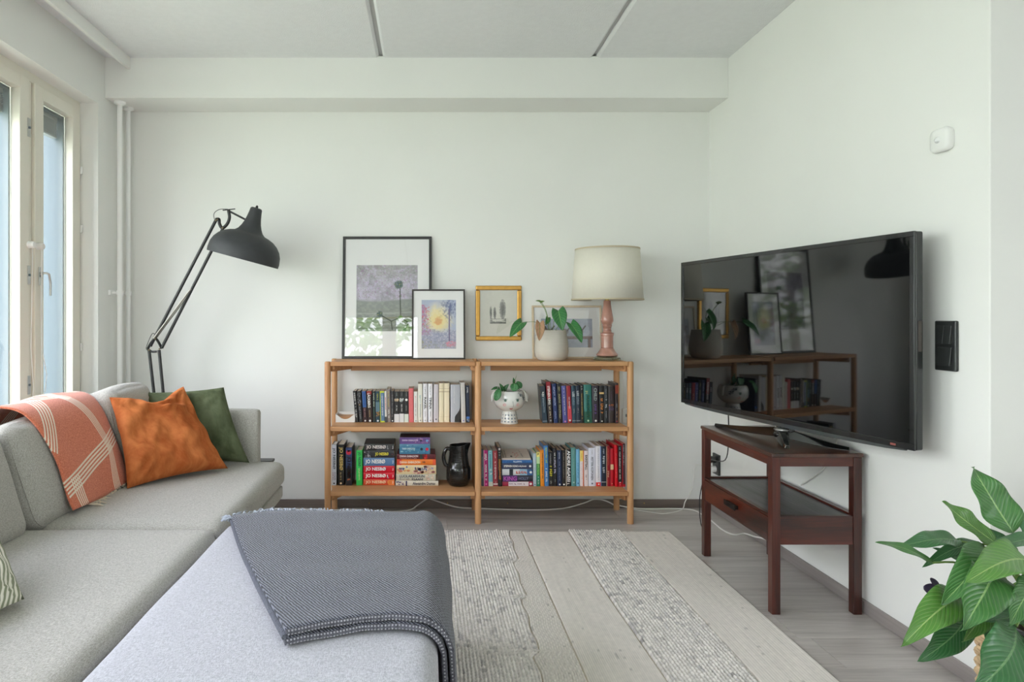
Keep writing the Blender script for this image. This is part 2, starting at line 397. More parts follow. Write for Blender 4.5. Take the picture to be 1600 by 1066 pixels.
put('window_sill', G().box(WPX - .02, WL + .03, WY0, WY1, WZ0 - .03, WZ0), M_frame, w1, bevel=.003)
atr = lambda u, d, z: (u, RY - .08 + d, z)
glazing('window_2', 'w', [(-1.70, -.60), (-.60, -.05)], .12, 2.3, atr)
atf = lambda u, d, z: (RX + .08 - d, u, z)
glazing('added_light_window', 'w', [(-1.95, -1.2), (-1.2, -.45)], .3, 2.3255, atf)  # unseen window, added to bring more light onto the back wall
# baseboards
bb = put('baseboard_back', G().box(WL, WX - .012, WB - .012, WB, 0, .050), M_base, kind='structure', bevel=.0025)
for x in (-.95, -.35, .12, .48, .92, 1.3):
    put('screw', G().lathe([(.0025, .0015), (.004, 0)], (x, WB - .0125, .028), 8, (0, -1, 0)), M_brass, bb)
put('baseboard_right', G().box(WX - .012, WX, EY - .012, WB, 0, .050), M_basey, kind='structure', bevel=.0025)
put('baseboard_corner', G().box(WX - .012, RX, EY - .012, EY, 0, .050), M_base, kind='structure', bevel=.0025)
put('baseboard_left', G().box(WL, WL + .012, RY, WB, 0, .050), M_basey, kind='structure', bevel=.0025)
# ceiling fascia board hiding a curtain track
put('trim_2', G().box(-1.692, -1.673, RY, 3.677, CE - .065, CE), M_wall, kind='structure', bevel=.002)
# heating pipes in the corner
for (nm, x, y, r, lab) in (('heating_pipe', -1.765, 3.745, .0145, 'thick white heating pipe rising in the corner beside the window'),
                      ('heating_pipe', -1.765, 3.852, .0115, 'thin white heating pipe in the corner, behind the thicker one')):
    t = thing(nm, lab, 'pipe', (x, y, 0))
    put('pipe', G().lathe([(r, 0), (r, 2.380)], (x, y, 0), 20), M_pipe, t, smooth=50)
    put('collar', G().lathe([(r, -.020), (r + .006, -.016), (r + .016, -.010), (r + .017, 0)], (x, y, 2.380), 24), M_pipe, t, smooth=50)
    g = G(); g.lathe([(r + .001, -.012), (r + .005, -.012), (r + .005, .012), (r + .001, .012)], (x, y, 1.285), 20)
    g.box(WL, x - r, y - .006, y + .006, 1.279, 1.291); g.box(WL, WL + .012, y - .03, y + .03, 1.27, 1.30)
    put('clamp', g, M_pipe, t, smooth=50)
# outdoors: lawn and clipped trees seen through the glass
M_lawn = mat('lawn_green', rgb(150, 157, 140), .95, var=.15, vscale=2)
put('lawn', G().box(-45, WL - .32, -45, 45, -.6, -.5), M_lawn, kind='structure')
put('lawn', G().box(WL - .32, 45, -45, RY - .22, -.6, -.5), M_lawn, kind='structure')
def blob_tree(x, y, h, r, label, seed):
    rnd = random.Random(seed); t = thing('garden_tree', label, 'tree', (x, y, -.5))
    put('trunk', G().tube([(x, y, -.5), (x + .1, y, h * .3), (x, y + .1, h * .6)], [.16, .12, .07], 8), mat('bark', rgb(96, 82, 70), .9, var=.2, vscale=10), t)
    g = G()
    for k in range(1500):
        d = Vector((rnd.gauss(0, 1), rnd.gauss(0, 1), rnd.gauss(0, 1))).normalized()
        q = Vector((x, y, h * .62)) + Vector((d.x * r, d.y * r, d.z * h * .4)) * (rnd.uniform(.55, 1.0))
        a = Vector((rnd.gauss(0, 1), rnd.gauss(0, 1), rnd.gauss(0, 1))).normalized() * .16; b = a.orthogonal().normalized() * .08
        g.poly([q - a, q + b, q + a, q - b])
    put('foliage', g, mat('garden_foliage', rgb(120, 160, 80), .8, var=.25, vscale=1.5), t, kind='stuff')
blob_tree(-19, 25, 7.0, 3.6, 'green garden tree far beyond the window panes', 2)
blob_tree(-12.5, -4.6, 6.5, 3.0, 'green garden tree level with the sofa, outside the long window', 7)
blob_tree(-14.5, 1.2, 7.5, 3.0, 'green garden tree far outside the long window', 9)
blob_tree(-3.2, -12, 6.0, 2.8, 'green garden tree outside the rear glazing, towards the window wall', 3)
blob_tree(3.5, -14, 6.5, 3.2, 'broader green garden tree outside the middle of the rear glazing', 5)

# ------------------------------------------------------------------ shelving unit
M_oak = wood('pale_oak', rgb(178, 124, 80), rgb(212, 162, 114), 0, 1.2, rough=.5, objrand=.03)
M_oakz = wood('pale_oak_upright', rgb(182, 128, 84), rgb(214, 166, 118), 2, 1.2, rough=.5, objrand=.03)
SY0, SY1 = 3.602, 3.872; SZ = (.898, .538, .180)
sx_ = (-.5536, .2804, 1.125)
su = thing('shelving_unit', 'long low open oak bookcase with two bays and round uprights', 'bookcase', (.2857, 3.75, 0))
for x in sx_:
    for y in (3.622, 3.886):
        g = G(); r = .0175; g.lathe([(r, 0), (r, .892), (r - .004, .898), (0, .898)], (x, y, 0), 18); put('post', g, M_oakz, su, smooth=50)
for (a, b, inner) in ((sx_[0], sx_[1], 1), (sx_[1], sx_[2], -1)):
    for z in SZ:
        g = G(); g.box(a + .0175, b - .0175, SY0, SY1, z - .023, z); put('shelf_board', g, M_oak, su, bevel=.0015)
        # side bearer, diagonal bracket and long rail below each board
        xr = (a + .105, b - .09) if inner == 1 else (a + .09, b - .105)
        put('rail', G().box(xr[0], xr[1], 3.826, 3.846, z - .067, z - .023), M_oak, su, bevel=.001)
        for (p, q) in (((a + .016, 3.64), (a + .105, 3.84)), ((b - .016, 3.64), (b - .105, 3.84))):
            if (inner == 1) == (p[0] < (a + b) / 2):
                put('bracket', G().bar((p[0], p[1], z - .04), (q[0], q[1], z - .04), .02, .034), M_oak, su, bevel=.001)
        for x in (a + .026, b - .026):
            put('bearer', G().box(x - .008, x + .008, 3.64, 3.868, z - .045, z - .023), M_oak, su)
for z in SZ:
    put('bearer', G().box(sx_[1] - .04, sx_[1] + .04, 3.641, 3.656, z - .05, z - .0235), M_oak, su, bevel=.001)

# ------------------------------------------------------------------ side table under the television
M_mah = wood('dark_mahogany', rgb(30, 9, 5), rgb(86, 32, 19), 2, 1.6, rough=.33, coat=.4, objrand=.06)
M_mahy = wood('dark_mahogany_long', rgb(32, 10, 5), rgb(96, 36, 20), 1, 1.6, rough=.33, coat=.4, objrand=.06)
M_mahx = wood('dark_mahogany_cross', rgb(32, 10, 6), rgb(90, 34, 20), 0, 1.6, rough=.33, coat=.4, objrand=.06)
M_top = wood('worn_dark_top', rgb(38, 23, 19), rgb(98, 60, 44), 1, 1.4, rough=.28, coat=.5, objrand=.02)
M_shelf = wood('worn_black_shelf', rgb(26, 25, 27), rgb(96, 94, 97), 1, 1.2, rough=.34, coat=.12, objrand=.02, bump=.3)
TX0, TX1, TY0, TY1, TZ = 1.318, 1.672, 2.50, 3.155, .621
tt = thing('side_table', 'dark mahogany side table with a drawer and lower shelf', 'table', ((TX0+TX1)/2, (TY0+TY1)/2, 0))
put('tabletop', G().box(TX0, TX1, TY0, TY1, TZ - .016, TZ), M_top, tt, bevel=.004)
lw = .033
for x in (TX0 + .004, TX1 - .004 - lw):
    for y in (TY0 + .004, TY1 - .004 - lw):
        dx_ = 0
        put('leg', G().box(x + dx_, x + lw + dx_, y, y + lw, 0, TZ - .016), M_mah, tt, bevel=.003)
xa, xb, ya, yb = TX0 + .004 + lw, TX1 - .004 - lw, TY0 + .004 + lw, TY1 - .004 - lw
for (y0) in (TY0 + .008, TY1 - .008 - .02):
    put('top_rail', G().box(xa, xb, y0, y0 + .02, TZ - .052, TZ - .016), M_mahx, tt, bevel=.001)
    put('apron', G().box(xa, xb, y0, y0 + .02, .268, .379), M_mahx, tt, bevel=.0015)
for (x0, dr) in ((TX0 + .008, 1), (TX1 - .008 - .02, 0)):
    put('top_rail', G().box(x0, x0 + .02, ya, yb, TZ - .052, TZ - .016), M_mahy, tt, bevel=.001)
    if not dr: put('apron', G().box(x0, x0 + .02, ya, yb, .268, .379), M_mahy, tt, bevel=.0015)
put('shelf_board', G().box(TX0 + .012, TX1 - .012, TY0 + .012, TY1 - .012, .362, .372), M_shelf, tt)
put('apron', G().box(TX0 + .010, TX0 + .028, ya, yb, .268, .272), M_mahy, tt)
g = G().box(TX0 + .006, TX0 + .026, ya + .001, yb - .001, .273, .366); dw = put('drawer', g, M_mahy, tt, bevel=.002)
put('drawer_rail', G().box(TX0 + .006, TX0 + .026, ya, yb, .368, .379), M_mahy, tt, bevel=.001)
M_blk = mat('dark_bronze', rgb(38, 36, 34), .35, metal=.6, var=.1)
g = G(); y = 2.83; g.box(TX0 - .008, TX0 + .0062, y - .048, y + .048, .322, .338); g.box(TX0 - .012, TX0 - .007, y - .052, y + .052, .318, .342)
put('handle', g, M_blk, dw, bevel=.002)

# ------------------------------------------------------------------ television (built flat, then turned)
ang = math.atan2(-1.122, .255)                       # direction of the screen's width
K = 1.10; L = math.hypot(1.122, .255) * K; TV0 = Vector((1.189 * K, 3.055 * K, 0))
tv = thing('television', 'large black flat television standing on the dark side table', 'television', tuple(TV0), rot=(0, 0, ang))
M_tvb = mat('black_tv_plastic', rgb(26, 27, 28), .22, var=.03, coat=.3)
M_scr = mat('black_glass_screen', rgb(7, 8, 9), .03, spec=.5, coat=.6, ior=1.5, var=.01)
M_sil = mat('tv_silver_edge', rgb(150, 152, 152), .25, metal=.9, var=.02)
Z0, Z1 = CH - .3945 * K, CH + .2585 * K
# local frame: x along the width, -y towards the viewer
g = G(); g.box(0, L, .004, .034, Z0, Z1); body = put('casing', g, M_tvb, tv, local=True, bevel=.006, bseg=3)
g = G(); g.box(.12, L - .12, .034, .062, Z0 + .05, Z1 - .14); put('rear_housing', g, M_tvb, tv, local=True, bevel=.015)
bz = .017
g = G(); g.box(0, L, -.004, .004, Z1 - bz, Z1); g.box(0, L, -.004, .004, Z0, Z0 + bz + .004); g.box(0, bz, -.004, .004, Z0 + bz + .004, Z1 - bz); g.box(L - bz, L, -.004, .004, Z0 + bz + .004, Z1 - bz)
put('bezel', g, M_tvb, tv, local=True, bevel=.0015)
put('screen', G().box(bz, L - bz, 0, .0039, Z0 + bz + .004, Z1 - bz), M_scr, tv, local=True)
g = G()
for i in range(17):
    u = i / 16; g.v += [(.03 + u * (L - .06), -.003, Z0 + .001), (.03 + u * (L - .06), .003, Z0 + .001), (.03 + u * (L - .06), .003, Z0 - .004 - .012 * math.sin(PI * u) ** .5), (.03 + u * (L - .06), -.003, Z0 - .004 - .012 * math.sin(PI * u) ** .5)]
for i in range(16):
    a = i * 4; g.f += [(a, a+4, a+5, a+1), (a+1, a+5, a+6, a+2), (a+2, a+6, a+7, a+3), (a+3, a+7, a+4, a)]
put('lower_lip', g, mat('clear_grey_lip', rgb(66, 69, 69), .15, var=.01, coat=.6), tv, local=True)
put('badge', G().box(L - .085, L - .065, -.0052, -.004, Z0 + .006, Z0 + .013), mat('red_mark', rgb(140, 76, 70), .4, var=.02), tv, local=True)
put('side_port', G().box(L - .001, L + .001, .012, .026, 1.03, 1.13), M_gap, tv, local=True)
# stand: centre hub, neck and four thin splayed feet
M_gl = mat('gloss_black_stand', rgb(12, 13, 13), .08, coat=1, var=.02)
tl = lambda p: Matrix.Rotation(-ang, 4, 'Z') @ (Vector(p) - TV0)
hub = Vector((1.462, 2.692, TZ)); hl = tl(hub)
def foot(x1, y1, hw=.012):
    g = G(); n = 9; e = Vector((x1, y1, 0)); h0 = Vector((hub.x, hub.y, 0)); d = (e - h0).normalized(); p = Vector((-d.y, d.x, 0))
    for i in range(n):
        u = i / (n - 1); c = h0.lerp(e, u); z = TZ + .0005 + .030 * (1 - u) ** 1.6; h = .028 * (1 - u) + .013; wd = hw * (1 - u) ** .7 + .010
        for (s_, k) in ((-1, 0), (1, 0), (.55, 1), (-.55, 1)): g.v.append(tuple(tl((c.x + p.x * wd * s_, c.y + p.y * wd * s_, z + k * h))))
        if i: a = (i - 1) * 4; b_ = i * 4; g.f += [(a + j, a + (j + 1) % 4, b_ + (j + 1) % 4, b_ + j) for j in range(4)]
    g.f += [(0, 1, 2, 3), (4*n-4, 4*n-1, 4*n-2, 4*n-3)]
    put('stand_foot', g, M_gl, tv, local=True, bevel=.002)
foot(1.385, 3.135); foot(1.652, 2.555); foot(1.428, 2.590, .018); foot(1.60, 2.93)
g = G(); g.lathe([(0, 0), (.030, 0), (.034, .012), (.026, .026), (.022, .04)], (hl.x, hl.y, TZ + .028), 20); g.box(hl.x - .04, hl.x + .04, .006, max(.03, hl.y + .012), TZ + .052, Z0 + .03)
put('stand_neck', g, M_gl, tv, local=True, bevel=.003)
put('neck_ring', G().lathe([(.026, 0), (.031, .004), (.031, .008), (.026, .012)], (hl.x, hl.y, TZ + .054), 20), M_metal, tv, local=True, smooth=40)

# ------------------------------------------------------------------ wall fittings on the right wall
M_sw = mat('black_switch_plastic', rgb(44, 46, 46), .35, var=.03, coat=.2)
sw = thing('light_switch', 'black double light switch plate on the right wall', 'switch', (WX, 2.124, .97))
put('plate', G().box(WX - .012, WX, 2.081, 2.168, .968, 1.131), M_sw, sw, bevel=.004)
for (z0, z1, ks) in ((1.055, 1.115, 2), (.985, 1.045, 1)):
    for k in range(ks):
        a = 2.095 + k * .030; b = a + (.0285 if ks == 2 else .059)
        g = G(); g.v += [(WX - .012, a, z0), (WX - .012, b, z0), (WX - .012, b, z1), (WX - .012, a, z1), (WX - .021, a, z0), (WX - .021, b, z0), (WX - .0145, b, z1), (WX - .0145, a, z1)]
        g.f += [(0,1,2,3), (4,5,6,7), (0,1,5,4), (1,2,6,5), (2,3,7,6), (3,0,4,7)]; put('rocker', g, M_sw, sw, bevel=.001)
ms = thing('motion_sensor', 'small white rounded motion sensor high on the right wall', 'sensor', (WX, 2.135, 1.675))
def squircle(r, n=40, p=4): return [((abs(math.cos(t)) ** (2/p)) * math.copysign(r, math.cos(t)), (abs(math.sin(t)) ** (2/p)) * math.copysign(r, math.sin(t))) for t in [2*PI*i/n for i in range(n)]]
g = G(); cy, cz = 2.135, 1.722
lay = [(0, .036), (.016, .040), (.024, .037), (.027, .030)]
for (d, r) in lay:
    for (a, b) in squircle(r): g.v.append((WX - d, cy + a, cz + b))
for i in range(3):
    for j in range(40): g.f.append((i*40+j, i*40+(j+1)%40, (i+1)*40+(j+1)%40, (i+1)*40+j))
g.f.append(tuple(120 + j for j in range(40)))
put('housing', g, M_white, ms, smooth=60)
put('lens', G().lathe([(.011, 0), (.010, .004), (.006, .008), (0, .009)], (WX - .026, cy, cz), 20, (-1, 0, 0)), mat('frosted_lens', rgb(225, 226, 226), .25, coat=.5, var=.01), ms, smooth=50)
so = thing('wall_socket', 'dark double wall socket behind the side table', 'socket', (WX, 3.815, .225))
put('plate', G().box(WX - .012, WX, 3.775, 3.858, .225, .345), M_sw, so, bevel=.003)
pl = put('plug', G().lathe([(.019, 0), (.019, .028), (.012, .036), (0, .036)], (WX - .012, 3.817, .313), 16, (-1, 0, 0)), M_sw, so, smooth=40)
put('plug', G().lathe([(.019, 0), (.019, .028), (.012, .036), (0, .036)], (WX - .012, 3.817, .257), 16, (-1, 0, 0)), M_white, so, label='white plug', smooth=40)

# ------------------------------------------------------------------ cables
M_cw = mat('white_cable', rgb(232, 230, 226), .4, var=.01); M_cb = mat('black_cable', rgb(24, 24, 26), .4, var=.01)
def spline(pts, k=6):
    pts = [Vector(p) for p in pts]; q = [pts[0]] + pts + [pts[-1]]; out = []
    for i in range(1, len(q) - 2):
        for j in range(k):
            t = j / k; a, b, c, d = q[i-1], q[i], q[i+1], q[i+2]
            out.append(.5 * ((2*b) + (-a + c) * t + (2*a - 5*b + 4*c - d) * t*t + (-a + 3*b - 3*c + d) * t**3))
    return out + [pts[-1]]
def fl_(px, py, z=.004): Z = (CH - z) * F / (py - PY); return P(px, py, Z)
def cable(pts, r, m, label, k=6): return put('cable', G().tube(spline(pts, k), r, 7), m, None, label, 'cable', smooth=60)
cable([fl_(405, 794.5), fl_(450, 795.5), fl_(500, 797), fl_(560, 797), fl_(612, 799.5), fl_(640, 797), Vector((-.06, 3.905, .02)), Vector((.0, 3.907, .058)), Vector((.03, 3.90, .054)), Vector((.17, 3.895, .012)), fl_(747, 794.5), fl_(830, 797), fl_(880, 794.5), Vector((.93, 3.907, .03)), Vector((1.0, 3.905, .055)), Vector((1.07, 3.90, .045)), fl_(968, 794.5)], .0040, M_cw, 'white cable snaking along the baseboard behind the bookcase')
cable([Vector((1.12, 3.90, .03)), fl_(985, 795.0), fl_(1020, 801), fl_(1040, 802.5), fl_(1065, 796.5), Vector((1.54, 3.90, .045)), Vector((1.585, 3.905, .12)), Vector((1.60, 3.905, .25)), Vector((1.64, 3.88, .262)), Vector((1.648, 3.82, .257))], .003, M_cw, 'white cable looping up the corner behind the side table')
cable([Vector((1.12, 3.905, .022)), fl_(1000, 795.2), fl_(1050, 795.0), fl_(1082, 797), fl_(1100, 806), fl_(1113, 815), fl_(1130, 829), fl_(1148, 836), fl_(1164, 834), Vector((1.672, 3.30, .03)), Vector((1.675, 3.1, .10)), Vector((1.68, 2.98, .35))], .0042, M_cw, 'thick white cable curling across the floor under the side table')
cable([Vector((1.44, 3.10, .80)), Vector((1.47, 3.19, .70)), Vector((1.48, 3.21, .56)), Vector((1.55, 3.4, .40)), Vector((1.648, 3.817, .313))], .0028, M_cb, 'black cable dropping from the television to the wall socket')
cable([Vector((1.62, 2.60, .80)), Vector((1.685, 2.68, .66)), Vector((1.687, 2.78, .5)), Vector((1.687, 2.95, .386))], .003, M_cw, 'pale cable behind the side table above its shelf')
cable([Vector((1.66, 3.80, .30)), Vector((1.50, 3.5, .34)), Vector((1.44, 3.45, .20)), Vector((1.445, 3.45, .05)), Vector((1.50, 3.5, .006))], .0025, M_cb, 'thin black cable hanging beside the far leg of the side table')
t = thing('cord_switch', 'white inline cord switch hanging behind the bookcase end post', 'switch', (1.165, 3.88, .56))
g = G(); n0 = P(976, 650, 3.88)
put('body', G().box(n0.x - .0165, n0.x + .0165, 3.868, 3.890, n0.z - .045, n0.z + .045), M_white, t, bevel=.008, bseg=4)
put('cord', G().tube([(n0.x - .006, 3.885, .9), (n0.x - .003, 3.882, n0.z + .04)], .0022, 6), M_cw, t)
put('slider', G().box(n0.x + .002, n0.x + .010, 3.8645, 3.868, n0.z - .004, n0.z + .012), M_gask, t)

# ------------------------------------------------------------------ floor lamp
M_lb = mat('matt_black_lamp', rgb(52, 54, 57), .55, var=.08, vscale=40, bump=.3, bscale=900, bdist=.0004)
M_lp = mat('black_lamp_tube', rgb(30, 30, 31), .4, var=.03)
LY = 3.60
lamp = thing('floor_lamp', 'tall black jointed floor lamp with a bell shade behind the sofa', 'lamp', (-1.41, LY, 0))
q = lambda x, y, d=0: P(x, y, LY + d)
b0 = Vector((-1.41, LY, 0))
put('base', G().lathe([(.15, 0), (.152, .008), (.145, .018), (.03, .026), (.02, .05), (0, .05)], b0, 32), M_lp, lamp, smooth=40)
for (a, b, d) in (((232.9, 547), -1.43, -.012), ((248.5, 547), -1.39, -.012)):
    put('lower_tube', G().tube([q(*a, 0), Vector((b, LY, .03))], .0085, 10), M_lp, lamp, smooth=50)
for (a, b, d) in (((235, 541), (337.5, 344), -.02), ((252.6, 544), (348.3, 357.4), .02)):
    put('upper_arm', G().tube([q(*a), q(*b)], .0085, 10), M_lp, lamp, smooth=50)
for (a, b, d) in (((240, 529), (298, 451.5), -.022), ((243, 529), (300, 452.5), .022)):
    put('spring', G().tube([q(*a, d), q(*b, d)], .0055, 8), mat('spring_wire', rgb(150, 146, 138), .35, metal=.8, var=.1, vscale=200, stretch=(1, 1, 1)), lamp, smooth=50)
g = G(); g.tube(spline([q(231, 545), q(236, 536), (q(243, 529.5)), q(249, 537), q(252.5, 545)]), .010, 8, flat=.7); g.tube(spline([q(231, 545), q(237, 549.5), q(245, 549.5)]), .006, 8)
put('elbow', g, M_lp, lamp, smooth=50)
M_dbr = mat('dull_brass', rgb(128, 116, 92), .45, metal=.7, var=.05)
for (x, y) in ((232.9, 547), (249, 545.5), (242.5, 529.5), (339.5, 343), (347.5, 356), (337, 344.5)):
    put('bolt', G().tube([q(x, y, -.018), q(x, y, .018)], .0048, 8), M_dbr, lamp, smooth=50)
g = G(); g.tube(spline([q(337, 343), q(342, 343), q(343, 350), q(347.5, 356.5), q(355, 350), q(358.5, 340), q(357, 328.5)]), [.009]*37, 8)
put('upper_joint', g, M_lp, lamp, smooth=50)
put('cross_bar', G().tube([q(348, 328.7), q(367.5, 326.6)], .003, 6), M_lp, lamp)
put('shade_arm', G().tube([q(358, 330), q(386, 344.5, .0)], .0055, 8), M_lp, lamp, smooth=50)
for pts_ in ([q(336, 345, -.01), q(334, 338, -.01), q(335.6, 332), q(343.6, 327.2), q(356, 327)], [q(232, 548, -.01), q(228.5, 545, -.01), q(231, 536, -.01), q(238, 521.5, -.01), q(243, 524, -.01)]):
    put('wire', G().tube(spline(pts_), .0018, 6), M_cb, lamp)
rc = q(379.4, 405.7); k = LY / F
ax = Vector((.259, 0, .966)); vd = (rc - Vector((0, 0, CH))).normalized(); ax = (ax - vd * ax.dot(vd) * .88).normalized()
pr = [(54.5, 0), (55, 6), (53.8, 16), (50.5, 24), (45, 31), (38, 36.5), (30, 40), (23, 42), (18.5, 46), (15, 52), (12.3, 59), (10.4, 67), (9, 75), (8.4, 81), (7.2, 82.5), (0.0, 82.5)]
prin = [(r - .8 if r > 1 else r, h - .8) for r, h in reversed(pr[:-2])]
prin[0] = (0, prin[0][1])
g = G(); g.lathe([(r * k, h * k) for r, h in pr] , rc, 56, ax)
put('lamp_shade', g, M_lb, lamp, smooth=60)
sh = bpy.data.objects[C.objects[-1].name]
me = sh.data; bm = bmesh.new(); bm.from_mesh(me)
bmesh.ops.delete(bm, geom=[f for f in bm.faces if len(f.verts) > 20], context='FACES_ONLY'); bm.to_mesh(me); bm.free()
sm = sh.modifiers.new('solid', 'SOLIDIFY'); sm.thickness = .0025; sm.offset = 1
put('finial', G().lathe([(.006, 0), (.008, .008), (.005, .016), (0, .018)], rc + ax * 82.5 * k, 12, ax), M_cb, lamp, smooth=60)
put('bulb', G().lathe([(.012, .14), (.014, .11), (.028, .08), (.030, .06), (.02, .038), (0, .03)], rc, 20, ax), mat('opal_bulb', rgb(235, 232, 225), .3, var=.01), lamp, smooth=60)

# ------------------------------------------------------------------ low table behind the sofa end
bt = thing('tray_table', 'narrow low black tray table mostly hidden behind the sofa end', 'table', (-.975, 3.38, 0))
put('tray', G().box(-1.15, -.80, 3.345, 3.42, .392, .406), M_lp, bt, bevel=.003)
for (x, y) in ((-1.13, 3.36), (-1.13, 3.405), (-.95, 3.36), (-.95, 3.405)):
    put('leg', G().box(x - .009, x + .009, y - .009, y + .009, 0, .388), M_lp, bt)
# ------------------------------------------------------------------ books
M_page = mat('aged_pages', rgb(214, 204, 186), .9, var=.06, vscale=60, stretch=(1, .1, 1))
M_pagew = mat('white_pages', rgb(226, 222, 212), .9, var=.04, vscale=60)
_bc = {}
def bmat(c, k=1.12):
    key = 'cover_%d_%d_%d' % c
    return mat(key, rgb(*c, k), .38, var=.03, vscale=30, coat=.15)
def imat(c):
    return mat('print_%d_%d_%d' % c, rgb(*c, 1.12), .45, var=.01)
def book(label, group, w_, h, d, col, els, loc, rot=(0, 0, 0), rnd=None, hard=False, cover_els=None, cover=None):
    """local frame: x = thickness (centred), y = into the shelf, z = up; spine at y = 0"""
    t = thing('book', label, 'book', loc, group, rot)
    e = .0016 if hard else .0006; ins = .003 if hard else .0004
    g = G(); hw = w_ / 2; n = 5; prof = []
    for i in range(n + 1):                            # softly rounded spine
        u = -1 + 2 * i / n; prof.append((hw * u, (abs(u) ** 3) * min(.003, w_ * .1)))
    pts = prof + [(hw, d), (hw - e, d), (hw - e, .004 + e)] + [(-hw + e, .004 + e), (-hw + e, d), (-hw, d)]
    g.poly([(x, y, 0) for x, y in pts], h, (0, 0, 1)); put('cover', g, bmat(cover or col), t, local=True)
    put('page_block', G().box(-hw + e, hw - e, .004 + e, d - ins, ins, h - ins), M_page if sum(col) < 560 else M_pagew, t, local=True)
    if cover: put('spine_band', G().box(-hw, hw, -.0004, .004, 0, h), bmat(col), t, local=True)
    f = -.0007
    by = {}
    for el in els:
        k = el[0]
        if k == 't':
            _, txt, s0, s1, ww, c, off = el
            add_text(by.setdefault(('lettering', c), G()), txt, ((off - ww / 2) * w_, f - .0003, h * (1 - s0)), (0, 0, -h * (s1 - s0)), (ww * w_, 0, 0))
        elif k == 's':
            _, s0, s1, ww, c, off = el
            add_marks(by.setdefault(('lettering', c), G()), rnd, ((off - ww / 2) * w_, f - .0003, h * (1 - s0)), (0, 0, -h * (s1 - s0)), (ww * w_, 0, 0))
        elif k == 'b':
            _, s0, s1, c = el
            by.setdefault(('printed_band', c), G()).box(-hw + .0002, hw - .0002, f, .0025, h * (1 - s1), h * (1 - s0))
        elif k == 'l':                                # strip along the left edge of the spine
            _, a, b, c = el
            by.setdefault(('printed_strip', c), G()).box(a * w_, b * w_, f - .0001, .0025, 0.0002, h - .0002)
        elif k == 'o':
            _, s, r, c = el
            by.setdefault(('emblem', c), G()).poly([(r * w_ * math.cos(a), f - .0004, h * (1 - s) + r * w_ * math.sin(a)) for a in [2 * PI * i / 12 for i in range(12)]])
        elif k == 'm':                                # mottled picture: irregular patches
            _, s0, s1, cs = el
            for j in range(26):
                z = h * (1 - rnd.uniform(s0, s1)); x = rnd.uniform(-.44, .44) * w_; q = rnd.uniform(.04, .16) * min(w_, .05); c = cs[j % len(cs)]
                x = max(-hw + q, min(hw - q, x)); zz = q * rnd.uniform(.7, 2.4); z = max(h * (1 - s1) + zz, min(h * (1 - s0) - zz, z))
                by.setdefault(('printed_picture', c), G()).poly([(x + q * math.cos(a) * rnd.uniform(.7, 1), f - .0001 * (1 + j % 3), z + zz * math.sin(a) * rnd.uniform(.7, 1)) for a in [2 * PI * i / 7 for i in range(7)]])
    for (nm, c), g in by.items(): put(nm, g, imat(c), t, local=True)
    if cover_els:
        for (nm, c, fn) in cover_els:
            g = G(); fn(g); put(nm, g, imat(c), t, local=True)
    return t
Wt, Bk, Gd, Cr, Gy, Yl, Or, Rd = (236, 236, 232), (30, 30, 30), (196, 168, 92), (220, 210, 176), (150, 152, 156), (226, 208, 60), (226, 130, 50), (200, 30, 44)
PB = lambda c=Wt: ('o', .95, .22, c)
def row(shelf_z, Z, yb, table, group, seed):
    rnd = random.Random(seed); k = Z / F
    for r in table:
        lab, x0, x1, yt, lean, col, els = r[:7]; opt = r[7] if len(r) > 7 else {}
        w_ = (x1 - x0) * k - .0006; h = (yb - yt) * k
        # the top of a standing spine projects at its own height
        zt = CH - (yt - PY) * k; h = zt - shelf_z
        th = math.atan2(lean * k, h)
        x = ((x0 + x1) / 2 - PX) * k
        hh = h / math.cos(th)
        z0 = shelf_z + .0004 + abs(math.sin(th)) * w_ / 2
        book(lab, group, w_, hh - .001, opt.get('d', .135 if h < .2 else .15), col, els, (x, Z + opt.get('dz', 0), z0), (0, -th, R(opt.get('yaw', 0))), rnd, hard=opt.get('hard', h > .2), cover=opt.get('cover'), cover_els=opt.get('ce'))
def stack(shelf_z, Z, table, group, seed):
    rnd = random.Random(seed); k = Z / F; z = shelf_z + .0004
    for r in table:                                      # bottom first
        lab, x0, x1, y0, y1, col, els = r[:7]; opt = r[7] if len(r) > 7 else {}
        w_ = (y1 - y0) * k; L = (x1 - x0) * k; zz = z + w_ / 2
        t = book(lab, group, w_ - .0006, L, opt.get('d', .13), col, els, ((x1 - PX) * k, Z, zz), (R(opt.get('tilt', 0)), -PI / 2, 0) if not opt.get('tilt') else (0, -PI / 2, 0), rnd, cover=opt.get('cover'), cover_els=opt.get('ce'))
        if opt.get('tilt'):
            t.rotation_mode = 'QUATERNION'
            t.rotation_quaternion = (Matrix.Rotation(R(opt['tilt']), 4, 'X') @ Matrix.Rotation(-PI / 2, 4, 'Y')).to_quaternion()
        z += w_ + .0003
g1 = 'dark paperbacks and pale hardbacks on the upper left shelf'
